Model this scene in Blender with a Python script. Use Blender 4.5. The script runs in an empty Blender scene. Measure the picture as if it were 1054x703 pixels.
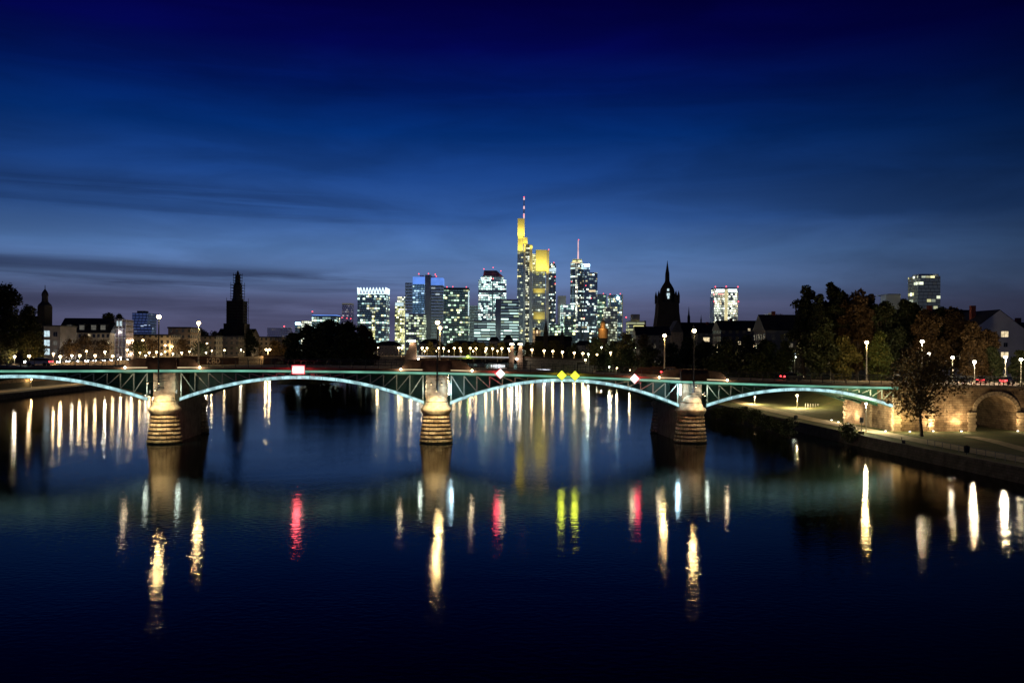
import bpy, math, random
import numpy as np
from mathutils import Vector, Matrix

scene = bpy.context.scene
COL = scene.collection
R = math.radians

# ------------------------------------------------------------------ camera
F = 940.0            # focal length in photo pixels (photo 1054 x 703)
CAMH = 17.0          # camera height above the water
HZ = 6.5             # horizon below the picture centre
ROLL = 0.007
cam_d = bpy.data.cameras.new('camera')
cam = bpy.data.objects.new('camera', cam_d)
COL.objects.link(cam)
cam.location = (0, 0, CAMH)
cam.rotation_euler = (Matrix.Rotation(R(90), 4, 'X') @ Matrix.Rotation(ROLL, 4, 'Z')).to_euler()
cam_d.sensor_width = 36.0
cam_d.lens = F / 1054.0 * 36.0
cam_d.shift_y = HZ / 1054.0
cam_d.clip_start = 0.5
cam_d.clip_end = 20000
scene.camera = cam

# ------------------------------------------------------------------ world (dusk sky)
world = bpy.data.worlds.new('World')
scene.world = world
world.use_nodes = True
wn = world.node_tree.nodes
wl = world.node_tree.links
for n in list(wn):
    wn.remove(n)

def lin(c):
    return tuple(((v / 255.0) / 12.92 if v / 255.0 <= 0.04045 else ((v / 255.0 + 0.055) / 1.055) ** 2.4) for v in c)

def nmath(nt, op, a, b=None, clamp=False):
    m = nt.nodes.new('ShaderNodeMath')
    m.operation = op
    m.use_clamp = clamp
    for i, v in enumerate((a, b)):
        if v is None:
            continue
        if isinstance(v, (int, float)):
            m.inputs[i].default_value = v
        else:
            nt.links.new(v, m.inputs[i])
    return m.outputs[0]

def smooth(nt, v, lo, hi):
    m = nt.nodes.new('ShaderNodeMapRange')
    m.interpolation_type = 'SMOOTHSTEP'
    m.inputs['From Min'].default_value = lo
    m.inputs['From Max'].default_value = hi
    nt.links.new(v, m.inputs['Value'])
    return m.outputs['Result']

def mixrgb(nt, fac, a, b, blend='MIX'):
    m = nt.nodes.new('ShaderNodeMix')
    m.data_type = 'RGBA'
    m.blend_type = blend
    for sock, v in ((m.inputs['Factor'], fac), (m.inputs['A'], a), (m.inputs['B'], b)):
        if isinstance(v, (int, float)):
            sock.default_value = v
        elif isinstance(v, tuple):
            sock.default_value = v if len(v) == 4 else (*v, 1)
        else:
            nt.links.new(v, sock)
    return m.outputs['Result']

def ramp(nt, fac, stops):
    r = nt.nodes.new('ShaderNodeValToRGB')
    e = r.color_ramp.elements
    while len(e) < len(stops):
        e.new(0.5)
    for el, (p, c) in zip(e, stops):
        el.position = p
        el.color = (*c, 1) if len(c) == 3 else c
    nt.links.new(fac, r.inputs['Fac'])
    return r.outputs['Color']

def build_world():
    nt = world.node_tree
    tc = wn.new('ShaderNodeTexCoord')
    nrm = wn.new('ShaderNodeVectorMath'); nrm.operation = 'NORMALIZE'
    wl.new(tc.outputs['Generated'], nrm.inputs[0])
    sep = wn.new('ShaderNodeSeparateXYZ')
    wl.new(nrm.outputs[0], sep.inputs[0])
    x, y, z = sep.outputs
    # elevation gradient of the afterglow, horizon to zenith
    f = nmath(nt, 'MULTIPLY', z, 2.0, clamp=True)
    st = []
    for py, c in ((358, (78, 76, 104)), (335, (78, 79, 108)), (312, (88, 95, 130)), (290, (88, 112, 156)), (260, (76, 110, 162)),
                  (225, (44, 80, 140)), (185, (24, 60, 122)), (140, (4, 42, 106)), (95, (1, 24, 90)), (50, (2, 6, 74)), (5, (2, 1, 56))):
        e = math.sin(math.atan((357.5 - py) / F))
        st.append((min(1, max(0, e * 2)), lin(c)))
    st.append((0.86, lin((1, 0, 30))))
    st.append((1.0, lin((0, 0, 18))))
    base = ramp(nt, f, st)
    # large soft unevenness of the high thin cloud
    mp = wn.new('ShaderNodeMapping')
    mp.inputs['Scale'].default_value = (3.0, 3.0, 16.0)
    mp.inputs['Rotation'].default_value = (0, R(3), 0)
    wl.new(nrm.outputs[0], mp.inputs['Vector'])
    nz = wn.new('ShaderNodeTexNoise')
    nz.inputs['Scale'].default_value = 1.6
    nz.inputs['Detail'].default_value = 6
    nz.inputs['Roughness'].default_value = 0.55
    nz.inputs['Distortion'].default_value = 0.4
    wl.new(mp.outputs[0], nz.inputs['Vector'])
    v = smooth(nt, nz.outputs['Fac'], 0.3, 0.75)
    v2 = nmath(nt, 'ADD', nmath(nt, 'MULTIPLY', v, 0.35), 0.82)
    base = mixrgb(nt, 1.0, base, nmath(nt, 'MULTIPLY', v2, 1.16), 'MULTIPLY')
    # azimuth fall-off: afterglow is strongest ahead and to the left
    rt = smooth(nt, x, -0.02, 0.62)
    rt = nmath(nt, 'MULTIPLY', rt, 0.80)
    lt = smooth(nt, nmath(nt, 'MULTIPLY', x, -1.0), 0.25, 0.8)
    lt = nmath(nt, 'MULTIPLY', lt, 0.5)
    fall = nmath(nt, 'SUBTRACT', 1.0, nmath(nt, 'ADD', rt, lt))
    base = mixrgb(nt, 1.0, base, fall, 'MULTIPLY')
    # dark streaks of cloud, long and nearly level
    mp2 = wn.new('ShaderNodeMapping')
    mp2.inputs['Scale'].default_value = (2.2, 2.2, 60.0)
    mp2.inputs['Rotation'].default_value = (0, R(1.5), 0)
    wl.new(nrm.outputs[0], mp2.inputs['Vector'])
    n2 = wn.new('ShaderNodeTexNoise')
    n2.inputs['Scale'].default_value = 1.0
    n2.inputs['Detail'].default_value = 7
    n2.inputs['Roughness'].default_value = 0.6
    n2.inputs['Distortion'].default_value = 0.6
    wl.new(mp2.outputs[0], n2.inputs['Vector'])
    tot = None
    ztilt = nmath(nt, 'ADD', z, nmath(nt, 'MULTIPLY', x, 0.03))
    ztilt = nmath(nt, 'ADD', ztilt, nmath(nt, 'MULTIPLY', nmath(nt, 'SUBTRACT', n2.outputs['Fac'], 0.5), 0.022))
    for zc, w, amp, x0, x1 in ((0.0665, 0.0075, 1.15, 0.02, -0.2), (0.0525, 0.0038, 1.0, 0.0, -0.2), (0.146, 0.011, 0.62, 0.0, -0.3),
                               (0.128, 0.005, 0.4, 0.05, -0.2), (0.034, 0.013, 0.7, 0.4, -0.1), (0.265, 0.02, 0.35, 0.4, 0.05)):
        d = nmath(nt, 'DIVIDE', nmath(nt, 'SUBTRACT', ztilt, zc), w)
        g = nmath(nt, 'POWER', 2.718, nmath(nt, 'MULTIPLY', nmath(nt, 'MULTIPLY', d, d), -1.0))
        m = nmath(nt, 'SUBTRACT', 1.0, smooth(nt, x, x1, x0))
        g = nmath(nt, 'MULTIPLY', nmath(nt, 'MULTIPLY', g, m), amp)
        tot = g if tot is None else nmath(nt, 'ADD', tot, g)
    tot = nmath(nt, 'MULTIPLY', tot, smooth(nt, n2.outputs['Fac'], 0.28, 0.56), clamp=True)
    dark = mixrgb(nt, 1.0, base, (0.40, 0.37, 0.40, 1), 'MULTIPLY')
    base = mixrgb(nt, tot, base, dark)
    # below the horizon: dim ground bounce
    up = smooth(nt, z, -0.02, 0.0)
    base = mixrgb(nt, up, (0.004, 0.004, 0.006, 1), base)
    bg = wn.new('ShaderNodeBackground')
    bg.inputs['Strength'].default_value = 1.0
    wl.new(base, bg.inputs['Color'])
    out = wn.new('ShaderNodeOutputWorld')
    wl.new(bg.outputs[0], out.inputs['Surface'])
build_world()

scene.view_settings.view_transform = 'Standard'
scene.view_settings.look = 'None'
scene.view_settings.exposure = 0.0
scene.view_settings.gamma = 1.0
scene.view_settings.use_curve_mapping = False
scene.render.engine = 'CYCLES'
cy = scene.cycles
cy.use_denoising = True
cy.max_bounces = 6
cy.diffuse_bounces = 2
cy.glossy_bounces = 3
cy.transparent_max_bounces = 6
cy.sample_clamp_indirect = 4.0
cy.sample_clamp_direct = 0.0
cy.use_light_tree = True

# ------------------------------------------------------------------ helpers
def at(px, py, Y):
    """photo pixel at depth Y -> world X, Z"""
    u, v = px - 527.0, py - 351.5
    c, s = math.cos(ROLL), math.sin(ROLL)
    uu = u * c + v * s
    vv = -u * s + v * c
    return uu / F * Y, CAMH - (vv - HZ) / F * Y

def wloc(o):
    v = Vector((0, 0, 0))
    while o is not None:
        v += o.location
        o = o.parent
    return v

class MB:
    def __init__(self):
        self.v, self.f = [], []
    def add(self, vs, fs):
        b = len(self.v)
        self.v += [tuple(p) for p in vs]
        self.f += [tuple(i + b for i in f) for f in fs]
        return self
    def box(self, x0, x1, y0, y1, z0, z1):
        x0, x1 = min(x0, x1), max(x0, x1); y0, y1 = min(y0, y1), max(y0, y1); z0, z1 = min(z0, z1), max(z0, z1)
        return self.add([(x0, y0, z0), (x1, y0, z0), (x1, y1, z0), (x0, y1, z0), (x0, y0, z1), (x1, y0, z1), (x1, y1, z1), (x0, y1, z1)],
                        [(3, 2, 1, 0), (4, 5, 6, 7), (0, 1, 5, 4), (1, 2, 6, 5), (2, 3, 7, 6), (3, 0, 4, 7)])
    def pbox(self, px0, px1, py0, py1, Y, d):
        """box whose front face at depth Y covers the pixel rectangle; py1 None = down to the ground"""
        X0, Z1 = at(px0, py0, Y)
        X1, _ = at(px1, py0, Y)
        Z0 = 3.0 if py1 is None else at(px0, py1, Y)[1]
        return self.box(X0, X1, Y, Y + d, Z0, Z1)
    def loft(self, rings, cap=True):
        n = len(rings[0])
        vs = [p for r in rings for p in r]
        fs = []
        for k in range(len(rings) - 1):
            for i in range(n):
                j = (i + 1) % n
                fs.append((k * n + i, k * n + j, (k + 1) * n + j, (k + 1) * n + i))
        if cap:
            fs.append(tuple(range(n - 1, -1, -1)))
            fs.append(tuple((len(rings) - 1) * n + i for i in range(n)))
        return self.add(vs, fs)
    def lathe(self, x, y, prof, n=16):
        return self.loft([[(x + r * math.cos(2 * math.pi * i / n), y + r * math.sin(2 * math.pi * i / n), z) for i in range(n)] for r, z in prof])
    def prism(self, poly, z0, z1):
        return self.loft([[(a, b, z0) for a, b in poly], [(a, b, z1) for a, b in poly]])
    def tube(self, p0, p1, r0, r1=None, n=6):
        r1 = r0 if r1 is None else r1
        p0, p1 = Vector(p0), Vector(p1)
        d = (p1 - p0)
        if d.length < 1e-6:
            return self
        d.normalize()
        a = d.orthogonal().normalized()
        b = d.cross(a)
        ring = lambda p, r: [tuple(p + a * (r * math.cos(2 * math.pi * i / n)) + b * (r * math.sin(2 * math.pi * i / n))) for i in range(n)]
        return self.loft([ring(p0, r0), ring(p1, r1)])
    def ball(self, c, r, n=10, m=6, sz=1.0):
        rings = []
        for k in range(m + 1):
            a = -math.pi / 2 + math.pi * k / m
            rr = max(r * math.cos(a), r * 0.03)
            rings.append([(c[0] + rr * math.cos(2 * math.pi * i / n), c[1] + rr * math.sin(2 * math.pi * i / n), c[2] + r * sz * math.sin(a)) for i in range(n)])
        return self.loft(rings)
    def bar(self, p0, p1, w, h):
        """square bar from p0 to p1 (w across, h in the plane of z)"""
        p0, p1 = Vector(p0), Vector(p1)
        d = (p1 - p0).normalized()
        side = Vector((0, 1, 0)) if abs(d.y) < 0.9 else Vector((1, 0, 0))
        a = side - d * side.dot(d); a.normalize()
        b = d.cross(a)
        q = lambda p: [tuple(p + a * (sx * w / 2) + b * (sz * h / 2)) for sx, sz in ((-1, -1), (1, -1), (1, 1), (-1, 1))]
        return self.loft([q(p0), q(p1)])
    def build(self, name, mat, parent=None, local=False, smooth=False, uv=False):
        off = Vector((0, 0, 0)) if (local or parent is None) else wloc(parent)
        me = bpy.data.meshes.new(name)
        me.from_pydata([(p[0] - off.x, p[1] - off.y, p[2] - off.z) for p in self.v], [], self.f)
        me.materials.append(mat)
        if uv:
            lay = me.uv_layers.new(name='UVMap')
            me.update()
            for poly in me.polygons:
                n = poly.normal
                t = Vector((-n.y, n.x, 0))
                if t.length < 1e-3:
                    t = Vector((1, 0, 0))
                t.normalize()
                for li in poly.loop_indices:
                    co = me.vertices[me.loops[li].vertex_index].co
                    lay.data[li].uv = (co.dot(t) + 500.0, co.z + off.z if abs(n.z) < 0.9 else co.y + 900.37)
        if smooth:
            for p in me.polygons:
                p.use_smooth = True
        me.update()
        o = bpy.data.objects.new(name, me)
        COL.objects.link(o)
        if parent is not None:
            o.parent = parent
        return o

def tag(o, label, cat, group=None):
    o['label'] = label
    o['category'] = cat
    if group:
        o['group'] = group
    return o

def thing(name, label, cat, loc=(0, 0, 0), rotz=0, group=None):
    o = bpy.data.objects.new(name, None)
    o.empty_display_size = 0.5
    COL.objects.link(o)
    o.location = loc
    o.rotation_euler = (0, 0, rotz)
    return tag(o, label, cat, group)

def struct(o, kind='structure'):
    o['kind'] = kind
    return o

def point(parent, loc, power, color, radius=0.25, local=False, spot=None, aim=None, blend=0.6):
    d = bpy.data.lights.new('bulb', 'SPOT' if spot else 'POINT')
    d.energy = power
    d.color = color
    d.shadow_soft_size = radius
    o = bpy.data.objects.new('bulb', d)
    COL.objects.link(o)
    if spot:
        d.spot_size = R(spot)
        d.spot_blend = blend
        o.rotation_euler = Vector(aim).to_track_quat('-Z', 'Y').to_euler()
    o.parent = parent
    off = Vector((0, 0, 0)) if (local or parent is None) else wloc(parent)
    o.location = Vector(loc) - off
    return o

def copy_tree(o, parent=None):
    c = o.copy()
    COL.objects.link(c)
    if parent is not None:
        c.parent = parent
    for ch in list(o.children):
        copy_tree(ch, c)
    return c

ORD = ['first', 'second', 'third', 'fourth', 'fifth', 'sixth', 'seventh', 'eighth', 'ninth', 'tenth', 'eleventh', 'twelfth', 'thirteenth', 'fourteenth', 'fifteenth', 'sixteenth', 'seventeenth', 'eighteenth']

# ------------------------------------------------------------------ materials
def new_mat(name):
    m = bpy.data.materials.new(name)
    m.use_nodes = True
    nt = m.node_tree
    return m, nt, nt.nodes['Principled BSDF']

def mat(name, color, rough=0.7, metal=0.0, vary=0.25, scale=1.5, bump=0.0, spec=None):
    m, nt, b = new_mat(name)
    b.inputs['Roughness'].default_value = rough
    b.inputs['Metallic'].default_value = metal
    if spec is not None:
        b.inputs['Specular IOR Level'].default_value = spec
    tc = nt.nodes.new('ShaderNodeTexCoord')
    n = nt.nodes.new('ShaderNodeTexNoise')
    n.inputs['Scale'].default_value = scale
    n.inputs['Detail'].default_value = 5
    nt.links.new(tc.outputs['Object'], n.inputs['Vector'])
    lo = tuple(c * (1 - vary) for c in color)
    hi = tuple(min(1, c * (1 + vary)) for c in color)
    col = ramp(nt, n.outputs['Fac'], [(0.3, lo), (0.7, hi)])
    nt.links.new(col, b.inputs['Base Color'])
    if bump:
        bp = nt.nodes.new('ShaderNodeBump')
        bp.inputs['Strength'].default_value = bump
        bp.inputs['Distance'].default_value = 0.1
        nt.links.new(n.outputs['Fac'], bp.inputs['Height'])
        nt.links.new(bp.outputs[0], b.inputs['Normal'])
    return m

def emit(name, color, strength, vary=0.0, scale=0.8, sampled=False):
    m, nt, b = new_mat(name)
    b.inputs['Base Color'].default_value = (0.05, 0.05, 0.05, 1)
    b.inputs['Emission Color'].default_value = (*color, 1)
    b.inputs['Emission Strength'].default_value = strength
    if vary:
        tc = nt.nodes.new('ShaderNodeTexCoord')
        n = nt.nodes.new('ShaderNodeTexNoise')
        n.inputs['Scale'].default_value = scale
        n.inputs['Detail'].default_value = 4
        nt.links.new(tc.outputs['Object'], n.inputs['Vector'])
        s = smooth(nt, n.outputs['Fac'], 0.32, 0.7)
        s = nmath(nt, 'MULTIPLY', nmath(nt, 'ADD', nmath(nt, 'MULTIPLY', s, vary), 1 - vary * 0.6), strength)
        nt.links.new(s, b.inputs['Emission Strength'])
    if not sampled:
        m.cycles.emission_sampling = 'NONE'
    return m

def stone(name, c1, c2, mortar, bw=1.1, bh=0.45, rough=0.85):
    """squared stone courses, laid on UVs in metres"""
    m, nt, b = new_mat(name)
    b.inputs['Roughness'].default_value = rough
    uv = nt.nodes.new('ShaderNodeUVMap')
    br = nt.nodes.new('ShaderNodeTexBrick')
    br.inputs['Scale'].default_value = 1.0
    br.inputs['Brick Width'].default_value = bw
    br.inputs['Row Height'].default_value = bh
    br.inputs['Mortar Size'].default_value = 0.03
    br.inputs['Color1'].default_value = (*c1, 1)
    br.inputs['Color2'].default_value = (*c2, 1)
    br.inputs['Mortar'].default_value = (*mortar, 1)
    nt.links.new(uv.outputs[0], br.inputs['Vector'])
    n = nt.nodes.new('ShaderNodeTexNoise')
    n.inputs['Scale'].default_value = 0.7
    n.inputs['Detail'].default_value = 6
    nt.links.new(uv.outputs[0], n.inputs['Vector'])
    st = ramp(nt, n.outputs['Fac'], [(0.3, (0.30, 0.26, 0.23)), (0.5, (0.75, 0.7, 0.65)), (0.65, (1, 1, 1))])
    col = mixrgb(nt, 1.0, br.outputs['Color'], st, 'MULTIPLY')
    nt.links.new(col, b.inputs['Base Color'])
    bp = nt.nodes.new('ShaderNodeBump')
    bp.inputs['Strength'].default_value = 0.6
    bp.inputs['Distance'].default_value = 0.05
    bp.invert = True
    nt.links.new(br.outputs['Fac'], bp.inputs['Height'])
    nt.links.new(bp.outputs[0], b.inputs['Normal'])
    return m

def facade(name, wall, glass, lit, cw=4.5, ch=3.8, frac=0.4, strength=0.9, dim=0.02, seed=0.0, run=0.35, mx=0.08, my=0.20, lit2=None, wallrough=0.5, coatv=0.6, stagger=0.8, floors=0.34):
    """curtain wall of windows on UVs in metres: some rooms lit, the others given a faint glow in place of haze"""
    m, nt, b = new_mat(name)
    uv = nt.nodes.new('ShaderNodeUVMap')
    sp = nt.nodes.new('ShaderNodeSeparateXYZ')
    nt.links.new(uv.outputs[0], sp.inputs[0])
    u = nmath(nt, 'DIVIDE', sp.outputs[0], cw)
    v = nmath(nt, 'DIVIDE', sp.outputs[1], ch)
    iv = nmath(nt, 'FLOOR', v)
    if stagger:
        w0 = nt.nodes.new('ShaderNodeTexWhiteNoise'); w0.noise_dimensions = '1D'
        nt.links.new(nmath(nt, 'ADD', iv, seed * 3.7), w0.inputs['W'])
        u = nmath(nt, 'ADD', u, nmath(nt, 'MULTIPLY', w0.outputs['Value'], stagger))
    iu = nmath(nt, 'FLOOR', u)
    fu, fv = nmath(nt, 'SUBTRACT', u, iu), nmath(nt, 'SUBTRACT', v, iv)
    def inside(f, a, bb):
        return nmath(nt, 'MULTIPLY', nmath(nt, 'GREATER_THAN', f, a), nmath(nt, 'LESS_THAN', f, bb))
    win = nmath(nt, 'MULTIPLY', inside(fu, mx, 1 - mx), inside(fv, my, 1 - my * 0.6))
    def wnoise(sx, sy, off):
        cb = nt.nodes.new('ShaderNodeCombineXYZ')
        nt.links.new(nmath(nt, 'MULTIPLY', iu, sx), cb.inputs[0])
        nt.links.new(nmath(nt, 'MULTIPLY', iv, sy), cb.inputs[1])
        cb.inputs[2].default_value = off + seed
        return cb.outputs[0]
    w1 = nt.nodes.new('ShaderNodeTexWhiteNoise'); w1.noise_dimensions = '3D'
    nt.links.new(wnoise(1, 1, 0.3), w1.inputs['Vector'])
    w2 = nt.nodes.new('ShaderNodeTexWhiteNoise'); w2.noise_dimensions = '3D'
    nt.links.new(wnoise(1, 1, 7.7), w2.inputs['Vector'])
    n1 = nt.nodes.new('ShaderNodeTexNoise')
    n1.inputs['Scale'].default_value = 1.0
    n1.inputs['Detail'].default_value = 1
    nt.links.new(wnoise(run, 0.83, 3.1), n1.inputs['Vector'])
    nn = smooth(nt, n1.outputs['Fac'], 0.25, 0.75)
    score = nmath(nt, 'ADD', nmath(nt, 'MULTIPLY', w1.outputs['Value'], 0.45), nmath(nt, 'MULTIPLY', nn, 0.55))
    wr = nt.nodes.new('ShaderNodeTexWhiteNoise'); wr.noise_dimensions = '1D'
    nt.links.new(nmath(nt, 'ADD', iv, seed * 1.9 + 0.5), wr.inputs['W'])
    score = nmath(nt, 'ADD', score, nmath(nt, 'MULTIPLY', nmath(nt, 'SUBTRACT', wr.outputs['Value'], 0.5), floors))
    on = smooth(nt, score, 1 - frac - 0.06, 1 - frac + 0.10)
    bright = nmath(nt, 'ADD', nmath(nt, 'MULTIPLY', nmath(nt, 'POWER', w2.outputs['Value'], 2.0), 1.9), 0.28)
    e = nmath(nt, 'MULTIPLY', nmath(nt, 'MULTIPLY', on, bright), strength * 1.2)
    e = nmath(nt, 'ADD', e, dim)  # faint glow put into all windows, lifting dark faces as haze would
    e = nmath(nt, 'MULTIPLY', e, win)
    if lit2 is None:
        lit2 = tuple(min(1, c * k) for c, k in zip(lit, (1.1, 0.95, 0.6)))
    w3 = nt.nodes.new('ShaderNodeTexWhiteNoise'); w3.noise_dimensions = '3D'
    nt.links.new(wnoise(1, 1, 13.3), w3.inputs['Vector'])
    lc = mixrgb(nt, smooth(nt, w3.outputs['Value'], 0.55, 1.0), (*lit, 1), (*lit2, 1))
    nt.links.new(lc, b.inputs['Emission Color'])
    nt.links.new(e, b.inputs['Emission Strength'])
    coat = nmath(nt, 'MULTIPLY', win, coatv)
    nt.links.new(coat, b.inputs['Metallic'])
    col = mixrgb(nt, win, (*wall, 1), (*[min(1, gcol * coatv * 9 + gcol) for gcol in glass], 1))
    nt.links.new(col, b.inputs['Base Color'])
    rg = nmath(nt, 'SUBTRACT', wallrough, nmath(nt, 'MULTIPLY', win, wallrough - 0.15))
    nt.links.new(rg, b.inputs['Roughness'])
    m.cycles.emission_sampling = 'NONE'
    return m

def leaf_mat(name, c1, c2, c3):
    m, nt, b = new_mat(name)
    g = nt.nodes.new('ShaderNodeNewGeometry')
    col = ramp(nt, g.outputs['Random Per Island'], [(0.0, c1), (0.5, c2), (1.0, c3)])
    nt.links.new(col, b.inputs['Base Color'])
    b.inputs['Roughness'].default_value = 0.65
    b.inputs['Specular IOR Level'].default_value = 0.2
    return m

M = {}
M['leaf_dark'] = leaf_mat('leaf_dark', (0.02, 0.028, 0.012), (0.035, 0.045, 0.018), (0.05, 0.05, 0.02))
M['leaf_olive'] = leaf_mat('leaf_olive', (0.05, 0.05, 0.015), (0.09, 0.085, 0.025), (0.13, 0.10, 0.03))
M['leaf_rust'] = leaf_mat('leaf_rust', (0.045, 0.026, 0.012), (0.07, 0.042, 0.018), (0.10, 0.06, 0.024))
M['leaf_green'] = leaf_mat('leaf_green', (0.04, 0.06, 0.015), (0.07, 0.09, 0.025), (0.11, 0.11, 0.03))
M['leaf_autumn'] = leaf_mat('leaf_autumn', (0.07, 0.05, 0.016), (0.15, 0.10, 0.03), (0.22, 0.14, 0.045))
M['bark'] = mat('bark', (0.05, 0.035, 0.025), 0.9, vary=0.5, scale=4, bump=0.5)
M['steel_dark'] = mat('steel_dark', (0.02, 0.022, 0.024), 0.45, 0.6)
M['steel_grey'] = mat('steel_grey', (0.25, 0.25, 0.25), 0.4, 0.4)
M['post_pale'] = mat('post_pale', (0.42, 0.40, 0.34), 0.5, 0.1)
M['bridge_green'] = mat('bridge_green', (0.022, 0.085, 0.055), 0.5, 0.1, scale=0.6)
M['bridge_rib'] = mat('bridge_rib', (0.30, 0.38, 0.36), 0.5, 0.0, scale=2.0)
M['truss_paint'] = mat('truss_paint', (0.30, 0.34, 0.28), 0.5, 0.0, scale=1.0)
M['deck_edge'] = mat('deck_edge', (0.10, 0.06, 0.04), 0.8, scale=0.8)
M['asphalt'] = mat('asphalt', (0.05, 0.05, 0.05), 0.85, scale=3)
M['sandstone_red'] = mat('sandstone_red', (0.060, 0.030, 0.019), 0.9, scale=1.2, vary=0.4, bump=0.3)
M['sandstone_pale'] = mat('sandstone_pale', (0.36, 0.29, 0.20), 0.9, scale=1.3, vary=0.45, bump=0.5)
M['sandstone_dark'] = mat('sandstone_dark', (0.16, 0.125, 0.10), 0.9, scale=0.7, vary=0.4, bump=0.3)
M['abutment_stone'] = stone('abutment_stone', (0.42, 0.30, 0.19), (0.30, 0.20, 0.12), (0.12, 0.09, 0.06))
M['quoin_stone'] = mat('quoin_stone', (0.46, 0.34, 0.22), 0.9, scale=2, vary=0.3, bump=0.5)
M['quay_stone'] = stone('quay_stone', (0.10, 0.085, 0.07), (0.07, 0.06, 0.05), (0.03, 0.027, 0.024), 0.9, 0.4)
M['lamp_warm'] = emit('lamp_warm', (1.0, 0.72, 0.36), 14.0, sampled=False)
M['lamp_white'] = emit('lamp_white', (1.0, 0.90, 0.66), 14.0)
M['lamp_green'] = emit('lamp_green', (0.85, 1.0, 0.75), 12.0)
M['flood_white'] = emit('flood_white', (1.0, 0.93, 0.75), 5.0)
M['flood_cyan'] = emit('flood_cyan', (0.6, 0.9, 1.0), 9.0)
M['led_arch'] = emit('led_arch', (0.40, 0.68, 0.72), 1.15, vary=0.75, scale=0.9, sampled=True)
M['led_chord'] = emit('led_chord', (0.18, 0.52, 0.37), 0.85, vary=0.6, scale=0.25, sampled=True)
M['led_warm'] = emit('led_warm', (1.0, 0.78, 0.45), 0.9, vary=0.3)
M['red_beacon'] = emit('red_beacon', (1.0, 0.10, 0.14), 2.6)
M['head_light'] = emit('head_light', (0.9, 0.95, 1.0), 40.0)
M['tail_light'] = emit('tail_light', (1.0, 0.04, 0.05), 7.0)
M['car_paint'] = mat('car_paint', (0.03, 0.03, 0.035), 0.25, 0.4)
M['car_paint_silver'] = mat('car_paint_silver', (0.35, 0.35, 0.36), 0.25, 0.5)
M['car_glass'] = mat('car_glass', (0.01, 0.012, 0.014), 0.08)
M['rubber'] = mat('rubber', (0.015, 0.015, 0.015), 0.9)
M['slate'] = mat('slate', (0.030, 0.030, 0.034), 0.7, scale=0.5)
M['tile_dark'] = mat('tile_dark', (0.045, 0.03, 0.026), 0.85, scale=0.5)
M['plaster_pale'] = mat('plaster_pale', (0.52, 0.47, 0.40), 0.9, vary=0.12, scale=0.4)
M['plaster_cream'] = mat('plaster_cream', (0.50, 0.40, 0.27), 0.9, vary=0.15, scale=0.3)
M['plaster_white'] = mat('plaster_white', (0.62, 0.60, 0.60), 0.9, vary=0.10, scale=0.3)
M['brick_red'] = mat('brick_red', (0.22, 0.05, 0.035), 0.9, scale=0.5)
M['window_dark'] = mat('window_dark', (0.01, 0.012, 0.016), 0.12)
M['win_warm'] = emit('win_warm', (1.0, 0.80, 0.48), 0.9, vary=0.6, scale=1.2)
M['win_cool'] = emit('win_cool', (0.70, 0.92, 1.0), 0.9, vary=0.5, scale=0.8)
M['win_dim'] = emit('win_dim', (0.75, 0.72, 0.6), 0.12, vary=0.5)
M['win_purple'] = emit('win_purple', (0.26, 0.07, 1.0), 1.3, vary=0.4, scale=1.0)
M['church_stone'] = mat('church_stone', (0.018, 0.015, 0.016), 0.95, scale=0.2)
M['grass'] = None

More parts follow.
